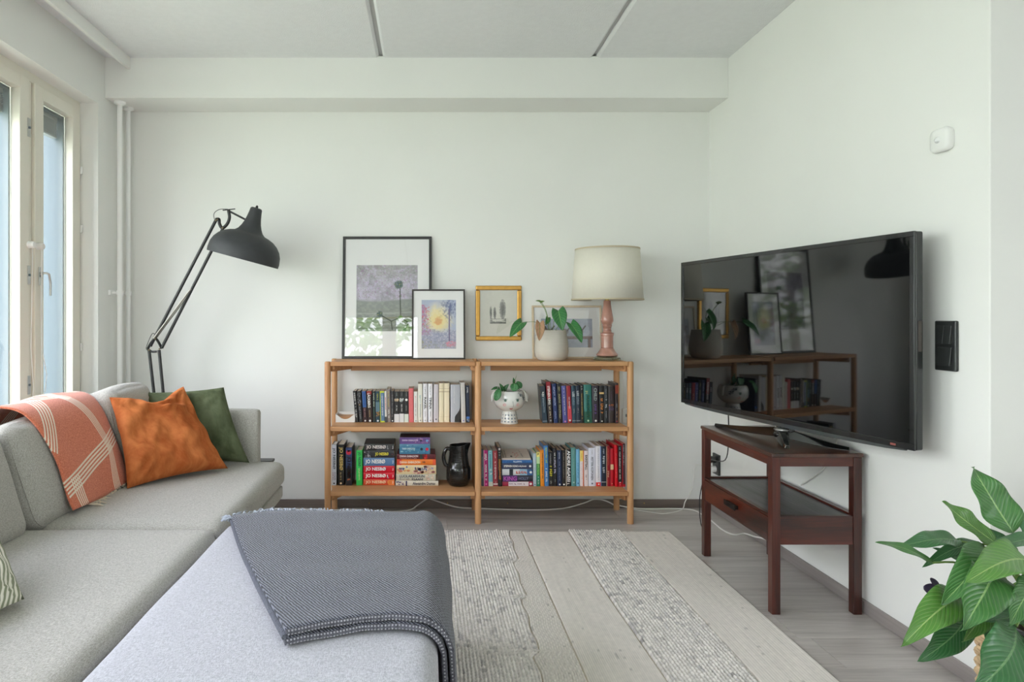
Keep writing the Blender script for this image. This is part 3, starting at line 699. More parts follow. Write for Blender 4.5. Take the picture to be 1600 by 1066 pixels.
row(.538, 3.762, 660, [
 ('black leaning paperback with white lettering, first of its row beside the white box', 555.4, 560.2, 611.4, 4.2, (34, 34, 36), [('s', .05, .85, .5, Wt, 0)]),
 ('black leaning paperback with a grey figure, second from the white box', 561.2, 566.9, 611.4, 4, (40, 40, 42), [('m', .05, .4, [(170, 170, 174), (120, 122, 128)]), ('s', .5, .9, .45, Gy, 0), ('o', .44, .2, (180, 150, 110))]),
 ('leaning paperback, blue upper half and dark maroon below', 567.8, 573.8, 611.4, 2.5, (52, 30, 34), [('b', 0, .52, (52, 96, 160)), ('s', .56, .85, .3, (200, 150, 150), 0), ('s', .04, .48, .4, (30, 60, 120), .1), PB()]),
 ('dark brown paperback with a red top and bold white lettering', 574.4, 582.2, 611.4, 1.8, (50, 34, 32), [('b', 0, .10, (150, 40, 34)), ('t', 'LÄCKBERG', .06, .53, .62, Wt, -.02), ('s', .6, .86, .22, (190, 160, 110), 0), PB()]),
 ('very thin black paperback with pale green lettering beside the teal one', 582.8, 587.0, 611.4, 1, (32, 42, 40), [('s', .06, .5, .5, (200, 220, 200), 0), ('s', .55, .85, .35, (90, 130, 110), 0)]),
 ('dark teal paperback with a misty picture and small orange light', 587.2, 593.8, 611.4, .8, (32, 62, 76), [('b', .35, .66, (92, 122, 134)), ('m', .64, .82, [(200, 150, 70), (150, 110, 60)]), ('s', .08, .32, .35, (190, 180, 60), 0), PB()]),
 ('steel blue paperback framed in yellow green', 594.2, 601.2, 611.2, .9, (92, 124, 158), [('b', 0, .055, (200, 210, 60)), ('b', .955, 1, (200, 210, 60)), ('l', -.5, -.36, (190, 205, 60)), ('s', .12, .8, .28, Wt, .06)]),
 ('very thin white paperback with red marks between the blue and the taupe one', 601.4, 604.8, 611.2, .8, (212, 210, 206), [('s', .2, .6, .5, (190, 80, 90), 0), ('b', .82, 1, (70, 74, 76))]),
 ('tall taupe paperback with small gold lettering', 605.2, 610.7, 608, 1.4, (136, 126, 122), [('s', .08, .55, .4, (196, 180, 110), 0), ('s', .62, .9, .35, Wt, 0)], dict(dz=.004)),
 ('thin dark grey paperback between the taupe one and the half-white trio', 611, 615.6, 611.2, .4, (48, 46, 48), [('s', .06, .85, .45, (140, 136, 140), 0), PB()]),
 ('black paperback with a white lower third and a tan picture, first of the trio', 615.9, 623.9, 611.8, 0, (36, 36, 36), [('b', .73, 1, (216, 216, 218)), ('m', .22, .33, [(210, 180, 140), (230, 220, 200)]), ('s', .45, .64, .22, Wt, 0), ('s', .03, .16, .2, Gy, 0)]),
 ('black paperback with a white lower third and a white picture, middle of the trio', 624.2, 631.4, 611.8, 0, (36, 36, 36), [('b', .72, 1, (218, 218, 220)), ('m', .21, .34, [(220, 224, 222), (170, 180, 180)]), ('s', .42, .66, .24, Wt, 0), ('s', .03, .16, .2, Gy, 0)]),
 ('black paperback with a white lower third and one small white spot, last of the trio', 631.7, 638.5, 611.8, 0, (36, 36, 36), [('b', .73, 1, (214, 222, 212)), ('o', .27, .3, Wt), ('s', .45, .64, .24, Gy, 0), ('s', .03, .16, .2, Gy, 0)]),
 ('plain coral pink book', 639, 646.4, 606.9, .6, (218, 108, 112), [('s', .2, .9, .12, (232, 150, 150), 0)], dict(hard=True)),
 ('slim white book with faint pink lettering beside the coral pink one', 646.9, 652.8, 611.8, .3, (222, 222, 216), [('s', .12, .3, .3, (214, 120, 130), 0), ('s', .32, .8, .25, (150, 140, 150), 0), ('o', .95, .18, Gy)]),
 ('cream hardback with pale teal lettering', 653.3, 660.4, 599.8, .4, (226, 226, 214), [('s', .3, .5, .35, (130, 180, 186), 0), ('s', .52, .88, .25, (160, 176, 184), 0), ('o', .95, .15, Gy)]),
 ('white hardback with black title starting with R', 661.1, 667.9, 599.6, .2, (228, 229, 234), [('s', .06, .3, .3, Gy, 0), ('t', 'RAKEL', .35, .66, .52, (52, 52, 56), 0), ('s', .72, .86, .2, Gy, 0), ('o', .95, .16, (170, 176, 180))]),
 ('white hardback with black title starting with T', 669, 676.2, 599.6, .2, (228, 229, 234), [('s', .06, .3, .3, (180, 182, 188), 0), ('t', 'TINNA', .35, .66, .52, (52, 52, 56), 0), ('s', .72, .86, .2, Gy, 0), ('o', .95, .16, (170, 176, 180))]),
 ('pale mauve grey hardback between the white pair and the cream pair', 677.6, 685.2, 600.6, 0, (206, 202, 208), [('s', .1, .86, .12, (184, 180, 190), 0), ('o', .92, .18, (110, 110, 120))]),
 ('cream hardback of a matching pair, the one beside the mauve grey book', 685.9, 693.6, 599.0, 0, (232, 222, 190), [('b', .13, .135, (160, 140, 110)), ('b', .2, .23, (200, 184, 150)), ('b', .85, .855, (200, 184, 150))]),
 ('cream hardback of a matching pair, the one beside the broad silver book', 694, 702.3, 599.0, 0, (234, 222, 192), [('b', .13, .135, (160, 140, 110)), ('b', .2, .23, (200, 184, 150)), ('b', .85, .855, (200, 184, 150))]),
 ('broad silver grey book with a black curve at its foot', 703.9, 718.8, 600.9, 0, (182, 186, 194), [('s', .04, .5, .06, Wt, -.1)], dict(hard=True, ce=[('printed_curve', (42, 40, 42), lambda g: g.poly([(-.004, -.0012, .002), (.027, -.0012, .002), (.027, -.0012, .085), (.022, -.0012, .068), (.012, -.0012, .052), (.004, -.0012, .043), (-.002, -.0012, .032)]))])),
 ('tall light grey hardback standing in front beside the navy one', 720.8, 727.6, 597.5, 1.6, (206, 204, 200), [('s', .1, .86, .14, (180, 182, 190), 0), ('o', .95, .15, (110, 110, 180))], dict(dz=-.012)),
 ('navy hardback with white lettering, last of its row by the middle uprights', 728.6, 734, 602.4, 1.0, (32, 42, 66), [('s', .05, .24, .5, Wt, 0), ('b', .84, .90, (70, 120, 190)), ('m', .9, .99, [(30, 40, 70), (160, 170, 190)])], dict(dz=-.004)),
], g1, 11)
g2 = 'thrillers with dark spines on the upper right shelf'
DK = (34, 46, 58)
row(.538, 3.737, 661, [
 ('navy book turned so that its dark back cover shows, first of its row', 847.8, 855.2, 603.5, 4.0, (36, 58, 74), [('b', 0, .2, (26, 36, 48)), ('s', .16, .3, .5, Wt, 0), ('s', .32, .75, .3, (150, 170, 180), 0), ('b', .94, .97, (120, 130, 140))], dict(d=.165, yaw=-4, cover=(36, 40, 46), ce=[('lettering', (128, 132, 136), lambda g: [add_marks(g, random.Random(i), (-.0147, .15, .19 - i * .011), (0, -.12, 0), (0, 0, .004)) for i in range(4)])])),
 ('tall book with a red upper and black lower spine and white lettering', 856.8, 864.2, 596.8, 4.4, (52, 42, 44), [('b', 0, .42, (142, 36, 46)), ('t', 'STEPHEN KING', .1, .55, .5, Wt, 0), ('s', .6, .88, .35, Cr, 0), ('o', .94, .2, Gy)], dict(dz=-.004)),
 ('navy blue book with pale blue script beside the red and black one', 865.4, 872.2, 599.8, 3.4, (40, 56, 104), [('s', .08, .6, .45, (180, 190, 220), 0), ('s', .68, .9, .4, (150, 165, 205), 0)], dict(d=.15)),
 ('black book with beige lettering beside the navy blue one', 873, 879.2, 599.6, 3, (36, 36, 38), [('s', .08, .92, .5, (176, 172, 130), 0)]),
 ('violet blue book with small white lettering', 879.5, 887.1, 603, 2.6, (82, 84, 150), [('s', .05, .2, .3, (190, 190, 220), 0), ('s', .22, .8, .25, Wt, 0), ('o', .96, .2, (200, 130, 190))]),
 ('slim red book fading to coral at its foot', 887.6, 893.9, 603, 2.6, (150, 34, 52), [('b', .55, .93, (206, 74, 88)), ('l', -.5, -.38, (206, 110, 90)), ('s', .3, .62, .3, Wt, .05), ('o', .93, .25, Wt)]),
 ('dark teal thriller with pale lettering beside the slim red book', 894.4, 900.6, 603, 2, (40, 68, 84), [('t', 'LEE', .16, .3, .55, (196, 206, 210), 0), ('t', 'CHILD', .32, .52, .5, (120, 142, 156), 0), ('s', .62, .76, .35, Gy, 0), ('b', .93, .95, Gy)]),
 ('dark navy thriller with grey lettering, next to the dark teal one', 901, 907.3, 602.8, 1.6, (38, 52, 68), [('t', 'LEE', .14, .28, .5, (196, 206, 210), 0), ('t', 'CHILD', .3, .5, .5, (134, 152, 166), 0), ('s', .6, .74, .35, Gy, 0), ('b', .93, .95, Gy)]),
 ('very slim black book with a gold line of lettering', 907.8, 912.2, 601.5, 1.2, (38, 40, 42), [('s', .22, .9, .45, Gd, 0), ('s', .04, .14, .4, Wt, 0)]),
 ('thick sea green book with big cream lettering', 913, 925.2, 601.2, 1.2, (52, 118, 110), [('s', .1, .28, .38, (200, 214, 150), -.12), ('t', 'PULLOPOSTIA', .28, .86, .34, (222, 222, 160), .02), ('o', .94, .12, (196, 220, 190)), ('b', .7, 1, (42, 92, 74)), ('t', 'PULLOPOSTIA', .28, .86, .34, (222, 222, 160), .02)]),
 ('dark aubergine book with grey capitals and violet lower lettering', 926, 936, 603, .9, (46, 40, 50), [('t', 'CHILD', .06, .4, .5, (150, 160, 160), 0), ('s', .44, .76, .42, (112, 84, 150), 0), ('o', .94, .16, Wt)]),
 ('black book with orange flame lettering', 937, 944.2, 603, .6, (28, 28, 30), [('b', .17, .22, (214, 180, 120)), ('s', .34, .78, .6, (224, 140, 70), .05), ('o', .95, .16, Wt)]),
 ('slim black book with white capitals beside the flame lettered one', 944.6, 950.4, 603, .6, (40, 44, 48), [('s', .08, .34, .3, Gy, 0), ('s', .36, .62, .6, (208, 214, 216), 0), ('s', .66, .88, .3, Gy, 0)]),
 ('dark brown book with a dim purple picture', 951, 960, 603.8, .3, (58, 50, 50), [('m', .48, .66, [(110, 96, 130), (190, 120, 80), (90, 80, 110)]), ('s', .12, .4, .2, (110, 90, 110), 0)]),
 ('tall black book fading to dull red, last of its row by the end upright', 960.6, 965.6, 598.5, .2, (50, 42, 44), [('b', .05, .26, (134, 56, 40)), ('s', .5, .62, .4, Gy, 0), ('s', .7, .86, .35, (190, 150, 120), 0), ('o', .95, .2, (200, 60, 70))], dict(dz=-.01)),
], g2, 22)
g3 = 'thick crime novels standing on the lower left shelf'
row(.180, 3.742, 758, [
 ('silver white novel with long black capitals, by the left end upright', 518.4, 525.6, 694.8, 0, (190, 194, 200), [('t', 'JO NESBØ', .08, .6, .66, (52, 60, 70), -.03), ('s', .68, .88, .3, (110, 100, 110), .2), ('s', .68, .9, .22, (140, 70, 70), -.2), ('o', .95, .18, Bk)], dict(hard=True, d=.118, cover=(40, 62, 74))),
 ('thick black novel with gold capitals', 527.6, 537.6, 694.8, 0, (36, 34, 32), [('t', 'JO NESBØ', .06, .63, .68, (206, 178, 104), 0), ('s', .68, .88, .26, (176, 158, 110), 0), ('o', .95, .16, (226, 200, 160))], dict(hard=True, d=.16)),
 ('thick dark novel with orange and blue capitals under a red disc', 540, 549.8, 699.2, 0, (52, 62, 92), [('b', .03, .2, (52, 70, 120)), ('o', .13, .42, (190, 40, 60)), ('o', .09, .2, (120, 170, 220)), ('t', 'JO NESBØ', .24, .8, .72, (232, 150, 96), 0), ('b', .55, 1, (34, 34, 40)), ('t', 'JO NESBØ', .24, .8, .72, (232, 150, 96), 0), ('s', .83, .94, .5, (206, 110, 70), 0)], dict(hard=True, d=.16, cover=(34, 30, 32))),
 ('bright green novel with dark capitals', 556.6, 566.0, 703.7, 0, (58, 200, 92), [('t', 'JO NESBØ', .05, .46, .55, (28, 82, 60), 0), ('s', .52, .9, .3, (200, 230, 160), 0)], dict(d=.14)),
], g3, 33)
g4 = 'crime novels lying in the pile beside the green one'
NB = lambda c, s0=.07, s1=.72: ('t', 'JO NESBØ', s0, s1, .66, c, 0)
stack(.180, 3.745, [
 ('orange red novel, bottom of the pile of six', 567.8, 616.4, 748.2, 757, (222, 88, 56), [NB((240, 210, 170)), ('s', .78, .9, .5, (244, 170, 80), 0), ('b', .80, 1, (232, 128, 66)), ('t', 'J', .93, .955, .45, Wt, 0)], dict(d=.13)),
 ('crimson novel resting directly on the orange red one', 567.8, 616.4, 737.6, 748.2, (206, 14, 44), [NB((244, 238, 232)), ('s', .76, .83, .6, (230, 210, 210), 0), ('t', 'J', .93, .96, .4, Wt, 0)], dict(d=.13)),
 ('crimson novel, upper one of the two red ones in the pile', 567.8, 616.4, 727, 737.4, (204, 12, 42), [NB((232, 232, 236)), ('s', .76, .83, .6, (230, 210, 210), 0), ('t', 'J', .93, .96, .4, Wt, 0)], dict(d=.13)),
 ('steel blue novel in the pile, under the one with yellow lettering', 567.8, 616.4, 713.6, 726.2, (88, 122, 164), [NB(Wt, .06, .7), ('s', .75, .82, .6, (200, 206, 220), 0), ('t', 'J', .93, .96, .4, Wt, 0)], dict(d=.13)),
 ('black novel with yellow lettering and a grey face picture', 568, 615.6, 701.9, 713, (44, 44, 48), [('m', .02, .24, [(170, 170, 174), (110, 112, 118), (60, 60, 64)]), ('t', 'JO NESBØ', .38, .82, .55, (232, 222, 70), 0), ('s', .9, .97, .2, (170, 80, 90), 0)], dict(d=.125)),
 ('grey black novel on top of the pile, cover facing up', 569, 616.2, 690.6, 701, (54, 52, 54), [('b', .42, .9, (74, 74, 76)), NB((226, 220, 216)), ('b', .0, .02, Bk), ('s', .76, .82, .6, Gy, 0), ('t', 'J', .93, .96, .5, Wt, 0)], dict(d=.13, tilt=4)),
], g4, 44)
g5 = 'novels lying in the pile beside the black jug'
stack(.180, 3.728, [
 ('cream book with elegant grey lettering, bottom of the pile near the jug', 618, 684.8, 752.4, 760.2, (218, 212, 196), [('m', .0, .22, [(150, 120, 130), (200, 170, 160), (110, 100, 130)]), ('b', .24, .27, (60, 56, 90)), ('t', 'Alexandre Dumas', .4, .93, .6, (90, 88, 92), 0)], dict(d=.165)),
 ('pale grey green book with two lines of dark lettering in the jug pile', 619, 680.5, 742, 752.2, (202, 198, 180), [('m', .75, .97, [(220, 190, 170), (206, 170, 150), (226, 214, 190)]), ('t', 'LUOLAKARHUN', .09, .72, .42, (72, 78, 92), .22), ('t', 'KLAANI', .4, .68, .34, (72, 78, 92), -.24), ('s', .09, .36, .22, (110, 110, 120), -.2)], dict(d=.16)),
 ('thick cream book with a colourful crowd picture on its spine', 619.5, 681.5, 727.6, 741.8, (222, 204, 160), [('m', .0, .98, [(200, 120, 90), (110, 130, 180), (230, 214, 160), (150, 90, 90), (214, 150, 90)]), ('m', .4, .98, [(180, 110, 110), (224, 190, 170), (206, 170, 150)]), ('s', .07, .42, .36, (76, 106, 168), .12), ('s', .46, .8, .36, (88, 118, 176), .12)], dict(d=.16)),
 ('orange book with small white lettering in the jug pile', 620, 681, 718.2, 727.4, (232, 122, 40), [('b', 0, .12, (214, 70, 48)), ('t', 'DIANA GABALDON', .08, .6, .4, (250, 226, 200), 0), ('s', .66, .74, .5, (110, 60, 30), 0), ('b', .92, 1, (222, 90, 50))], dict(d=.15)),
 ('dark red book with a bright red spot in the jug pile', 620.4, 680, 710.2, 718, (92, 26, 36), [('t', 'DIANA GABALDON', .07, .55, .4, (240, 214, 214), .12), ('s', .07, .52, .18, (220, 160, 160), -.3), ('m', .7, .8, [(220, 50, 50), (236, 70, 60)]), ('b', .6, .66, (40, 60, 50))], dict(d=.165)),
 ('blue speckled book with a small red disc, second from the top of the jug pile', 624.2, 672, 694, 709.8, (70, 130, 164), [('m', .02, .98, [(96, 160, 190), (60, 112, 150), (140, 190, 204)]), ('t', 'DIANA GABALDON', .09, .5, .18, (196, 220, 226), .06), ('o', .72, .14, (26, 44, 60)), ('o', .9, .16, (214, 50, 80))], dict(d=.125)),
 ('violet book with a pale blue disc, top of the jug pile', 624.6, 672, 683.2, 693.8, (112, 84, 150), [('m', .5, .98, [(150, 116, 170), (176, 130, 170), (130, 100, 160)]), ('t', 'DIANA GABALDON', .08, .6, .26, (222, 206, 236), .06), ('o', .70, .14, (40, 36, 60)), ('o', .9, .18, (120, 170, 220))], dict(d=.125, cover=(56, 42, 72))),
], g5, 55)
g6 = 'mixed books standing on the lower right shelf'
row(.180, 3.722, 760, [
 ('dark grey book tight against the middle upright', 752.6, 756, 702, .4, (56, 64, 70), [('s', .2, .8, .3, Gy, 0)]),
 ('magenta paperback with white lettering', 756.4, 763.2, 703.6, .9, (170, 32, 110), [('s', .1, .32, .6, Wt, 0), ('s', .4, .84, .42, Wt, 0), ('o', .94, .2, (220, 120, 170)), ('l', -.5, -.38, (220, 150, 180))]),
 ('pale turquoise paperback with darker lettering', 763.5, 770.2, 704, .8, (128, 190, 200), [('s', .05, .5, .4, (60, 120, 150), 0), ('b', .88, 1, (206, 214, 204)), ('m', .52, .68, [(220, 230, 226), (90, 140, 160)])]),
 ('dusty red paperback with white lettering', 770.6, 778.2, 704.4, .7, (156, 62, 70), [('s', .3, .9, .4, (228, 214, 212), 0), ('s', .06, .24, .25, (222, 200, 200), 0), ('b', .92, .96, (226, 200, 200))]),
 ('tall black book with orange capitals beside the pile of five', 778.6, 784.2, 698.6, 1.4, (40, 38, 38), [('s', .13, .28, .5, (170, 176, 176), 0), ('s', .31, .84, .62, (220, 146, 66), 0), ('o', .05, .3, (190, 180, 176))], dict(dz=-.005, d=.17)),
 ('pale grey blue book right of the pile, by the green one', 833.4, 838.4, 708.5, .3, (178, 196, 204), [('m', .3, .8, [(200, 212, 216), (150, 176, 190)]), ('o', .95, .15, Bk)]),
 ('green paperback with a yellow top', 838.7, 844.0, 706.4, .5, (64, 150, 84), [('b', 0, .14, (240, 226, 130)), ('b', .14, .34, (190, 220, 170)), ('s', .03, .13, .5, Bk, 0), ('s', .36, .68, .4, (180, 220, 110), 0), ('s', .72, .96, .3, Wt, 0), ('b', .7, 1, (30, 130, 100))]),
 ('plain orange paperback with dark lettering', 844.4, 850.6, 703.4, .8, (232, 144, 42), [('s', .08, .45, .25, (110, 60, 40), .1), ('s', .45, .8, .3, (90, 50, 40), .1)], dict(hard=True)),
 ('tall blue paperback with yellow green lettering', 851.2, 857.9, 696.4, 1.6, (70, 126, 186), [('s', .05, .44, .5, (190, 214, 90), 0), ('s', .56, .92, .45, Wt, 0)], dict(d=.16)),
 ('black paperback with a yellow title patch', 858.4, 864.4, 706.8, .9, (34, 34, 38), [('s', .04, .34, .4, (150, 150, 156), -.1), ('s', .4, .72, .7, (222, 214, 50), 0), ('s', .84, .96, .5, Gy, 0)]),
 ('slim black paperback with white capitals beside the yellow titled one', 864.8, 870.4, 700.4, 1, (30, 30, 34), [('s', .12, .28, .4, Wt, 0), ('s', .3, .7, .62, (196, 190, 216), 0), ('s', .82, .92, .3, Gy, 0)], dict(d=.16)),
 ('dark navy hardback with small pale lettering', 871, 878.2, 703.8, .8, (36, 48, 78), [('s', .06, .26, .25, (190, 200, 220), 0), ('s', .3, .86, .2, (150, 164, 196), 0), ('o', .95, .2, Wt)], dict(hard=True, d=.15)),
 ('plain black hardback between the navy one and the white lettered one', 878.6, 883.9, 703.8, .4, (36, 34, 34), [('s', .08, .28, .3, (150, 140, 130), 0), ('s', .32, .8, .25, (130, 120, 110), 0), ('o', .95, .25, Wt)], dict(hard=True, d=.15)),
 ('black hardback with very large white capitals and a white edge', 884.4, 892.4, 702.4, .4, (32, 32, 34), [('t', 'ANDRE AGASSI', .03, .88, .6, (240, 240, 240), .06), ('l', -.5, -.38, (214, 206, 190)), ('s', .92, .98, .5, Wt, 0)], dict(hard=True, d=.155)),
 ('sea green hardback with small pale lettering', 892.9, 900.2, 699.6, .6, (92, 148, 144), [('s', .06, .7, .18, (150, 190, 186), 0), ('o', .9, .18, (170, 206, 200))], dict(hard=True, d=.165)),
 ('light blue paperback beside the sea green hardback', 900.6, 906.0, 702, .4, (120, 182, 216), [('s', .35, .8, .3, (60, 110, 160), 0), ('o', .92, .2, (50, 90, 150))]),
 ('slim white paperback with a yellow and orange top edge', 906.4, 912.2, 704, .2, (232, 222, 222), [('b', 0, .3, (240, 216, 120)), ('l', .3, .5, (224, 110, 50)), ('s', .35, .8, .2, (200, 160, 160), 0), ('s', .03, .25, .3, (214, 170, 60), 0)]),
 ('white paperback with dark upright capitals, left of the broad white one', 912.8, 919.4, 704.4, .2, (228, 216, 218), [('t', 'BASKETBALL', .12, .54, .55, (70, 66, 72), 0), ('s', .68, .86, .4, (150, 140, 150), 0)]),
 ('broad white hardback with thin grey capitals', 919.9, 931.0, 699.9, .4, (222, 224, 238), [('t', 'PETTERI KOPONEN', .24, .84, .34, (110, 114, 128), 0), ('s', .06, .18, .12, Gy, 0), ('o', .93, .12, (110, 116, 140))], dict(hard=True, d=.16)),
 ('white hardback with a red square at its foot', 931.4, 939.6, 697, .6, (230, 228, 234), [('s', .06, .86, .22, (170, 172, 186), 0), ('b', .905, 1, (222, 60, 50)), ('o', .95, .14, Wt), ('l', .4, .5, (100, 140, 200))], dict(hard=True, d=.17)),
 ('navy hardback with bold white title', 940, 947.4, 697.8, .5, (36, 44, 62), [('s', .06, .2, .35, (170, 180, 190), 0), ('s', .24, .74, .5, (208, 216, 222), 0), ('b', .89, .9, Wt)], dict(hard=True, d=.17)),
 ('dark red hardback with dull gilt lettering, next to the navy one', 947.9, 953.6, 697, .4, (150, 26, 40), [('s', .06, .5, .35, (196, 90, 70), 0), ('s', .62, .78, .5, (216, 180, 150), 0), ('l', -.5, -.4, (214, 190, 160))], dict(hard=True, d=.165)),
 ('shorter red hardback with one cream title patch', 954, 958.8, 701, .2, (186, 22, 40), [('b', .42, .56, (220, 190, 150)), ('o', .93, .15, (220, 180, 150))], dict(hard=True, d=.15)),
 ('tall glossy red hardback whose side shows beside the short red one', 960.4, 964.8, 694.8, 1.2, (204, 14, 34), [('s', .2, .8, .15, (240, 180, 180), 0)], dict(hard=True, d=.175, dz=-.01)),
 ('black hardback with white lettering and red foot, between two red ones', 965.2, 970.6, 696, .5, (40, 36, 40), [('s', .04, .12, .4, (150, 210, 220), 0), ('s', .14, .84, .42, Wt, 0), ('b', .88, 1, (190, 26, 44)), ('s', .88, .97, .4, Wt, 0)], dict(hard=True, d=.18, dz=-.012, cover=(200, 20, 40))),
 ('tall red hardback with a dark spine, last of its row by the end upright', 971.2, 976, 692.6, .5, (70, 50, 58), [('s', .03, .5, .4, (170, 190, 190), 0), ('b', .94, 1, (190, 26, 44)), ('l', -.5, -.3, (200, 40, 50))], dict(hard=True, d=.158, dz=-.014, cover=(200, 18, 38))),
], g6, 66)
g7 = 'books lying in the pile on the lower right shelf'
def cov(g, txt, a, b, y0, y1, w_):   # lettering on the upward cover of a lying book, local frame (z along its height, top at the left)
    add_text(g, txt, (w_ / 2 + .0004, y1, a), (0, -(y1 - y0), 0), (0, 0, b - a))
stack(.180, 3.725, [
 ('crimson book with a white title strip, bottom of the pile of six', 785, 832.6, 752, 758.8, (168, 44, 76), [('b', .20, .86, (228, 220, 228)), ('s', .22, .84, .4, (150, 110, 140), 0), ('o', .93, .28, Wt)], dict(d=.14)),
 ('very dark book with violet lettering in the pile', 784.6, 832.4, 742, 751.8, (44, 44, 60), [('b', .02, .5, (78, 48, 110)), ('t', 'KING', .05, .48, .7, (190, 90, 180), 0), ('t', 'HOLLY', .54, .86, .5, (110, 120, 150), 0)], dict(d=.14)),
 ('white and pale blue book with a small dark tower picture', 784.4, 832.2, 732, 741.8, (210, 214, 220), [('b', .82, 1, (50, 90, 140)), ('b', .24, .36, (40, 46, 56)), ('b', .58, .82, (150, 186, 210)), ('s', .46, .84, .5, (220, 110, 90), 0), ('o', .94, .2, Wt)], dict(d=.14)),
 ('navy book with bold white capitals in the pile', 784.4, 832.2, 722.7, 731.8, (48, 60, 94), [('t', 'STEPHEN KING', .06, .52, .36, Wt, 0), ('s', .54, .8, .32, Wt, 0), ('o', .92, .2, Wt)], dict(d=.14)),
 ('bright blue book beneath the cream covered one', 784.2, 831.4, 717.6, 722.5, (58, 112, 174), [('s', .05, .36, .4, (30, 70, 130), 0), ('s', .38, .68, .55, (220, 232, 244), 0), ('s', .7, .86, .4, (30, 70, 130), 0)], dict(d=.14)),
 ('cream covered book lying face up on top of the pile, tilted', 784, 829.4, 714.8, 717.2, (206, 196, 184), [], dict(d=.15, tilt=10, ce=[
   ('lettering', (96, 92, 78), lambda g: [add_marks(g, random.Random(z_), (.0052, .12, .150 - z_ * .013), (0, -.11, 0), (0, 0, .0085)) for z_ in range(2)]),
   ('printed_picture', (60, 58, 60), lambda g: (g.poly([(.0051, .03 + .012 * math.cos(a), .108 + .006 * math.sin(a) * (1.4 if i % 2 else .6)) for i, a in enumerate([2*PI*j/10 for j in range(10)])]))),
   ('printed_ornament', (196, 130, 120), lambda g: [g.poly([(.0051, y + .007 * math.cos(a), z + .004 * math.sin(a)) for a in [2*PI*j/6 for j in range(6)]]) for (y, z) in ((.09, .092), (.07, .082), (.05, .086), (.03, .076), (.016, .084), (.08, .07), (.05, .068))]),
   ('lettering', (110, 108, 108), lambda g: add_marks(g, random.Random(5), (.0052, .12, .05), (0, -.10, -.012), (0, 0, .009)))])),
], g7, 77)

# ------------------------------------------------------------------ small things on the shelves
bxr = thing('storage_box', 'small white box with a scooped front on the upper left shelf', 'box', (-.47, 3.76, .538))
k = 3.78 / F; x0, x1 = (525 - PX) * k, (555 - PX) * k; hz = .048
g = G(); pts = [(x0, 0), (x1, 0), (x1, hz)] + [(x1 - .012 - (x1 - x0 - .024) * u, hz - .030 * math.sin(PI * u) ** .6) for u in [i / 12 for i in range(1, 12)]] + [(x0, hz)]
g.poly([(x, 3.762, .5385 + z) for x, z in pts], .003, (0, 1, 0)); put('front_panel', g, M_white, bxr)
g = G(); g.box(x0, x0 + .003, 3.765, 3.865, .5385, .5385 + hz); g.box(x1 - .003, x1, 3.765, 3.865, .5385, .5385 + hz); g.box(x0, x1, 3.862, 3.865, .5385, .5385 + hz); g.box(x0, x1, 3.765, 3.865, .5385, .541)
put('tray', g, M_white, bxr)
put('wooden_insert', G().box(x0 + .006, x1 - .006, 3.772, 3.858, .5415, .570), M_oak, bxr, bevel=.002)

# black ceramic jug
M_jug = mat('black_glaze', rgb(26, 25, 24), .16, var=.25, vscale=60, coat=.6, bump=.4, bscale=60, bdist=.0015, stretch=(.3, .3, 4))
jx, jy = (716.5 - PX) * 3.73 / F, 3.755; k = 3.74 / F
jug = thing('jug', 'black glazed ribbed ceramic jug with handle and spout', 'jug', (jx, jy, .180))
H = .2335
prof = [(0, 0), (.050, 0), (.056, .006), (.066, .03), (.0685, .05), (.0685, .098), (.066, .104), (.0655, .107), (.061, .112), (.057, .14), (.053, .175), (.0505, .205), (.052, .224), (.0515, .229), (.0485, .229), (.047, .205), (.05, .15), (.05, .11), (.055, .02), (0, .012)]
def spout(t, h):
    d = abs(((t + PI) % (2 * PI)) - PI)            # angle from +x
    return 1 + (.42 * math.exp(-(d / .24) ** 2) * max(0, (h - .17) / .06) ** 1.5 if h > .17 else 0)
g = G(); g.lathe(prof, (jx, jy, .1804), 56, wob=spout)
g.v = [(x, y, z + (.010 * max(0, (x - jx) / .05) * max(0, (z - .38) / .03) if z > .38 else 0)) for x, y, z in g.v]
put('body', g, M_jug, jug, smooth=60)
g = G()
for i in range(11): g.lathe([(.0, -.001), (.0, .001)], (jx, jy, .2), 3)
g = G()
for i in range(10):
    z = .19 + i * .0085; r = .0685 if z < .27 else .066; r = min(r, .057 + (z - .18) * .35)
    pts = [(jx + (r + .0003) * math.cos(2*PI*j/40), jy + (r + .0003) * math.sin(2*PI*j/40), z) for j in range(41)]; g.tube(pts, .0009, 4, caps=False)
for i in range(11):
    z = .30 + i * .0088; r = .061 - (z - .29) * .095
    pts = [(jx + (r + .0003) * math.cos(2*PI*j/40), jy + (r + .0003) * math.sin(2*PI*j/40), z) for j in range(41)]; g.tube(pts, .0010, 4, caps=False)
put('glaze_rings', g, M_jug, jug, smooth=60, kind='stuff')
put('handle', G().tube(spline([(jx - .046, jy, .385), (jx - .066, jy, .388), (jx - .083, jy, .36), (jx - .084, jy, .325), (jx - .074, jy, .297), (jx - .058, jy, .289)], 5), .0085, 10, flat=1.3), M_jug, jug, smooth=60)

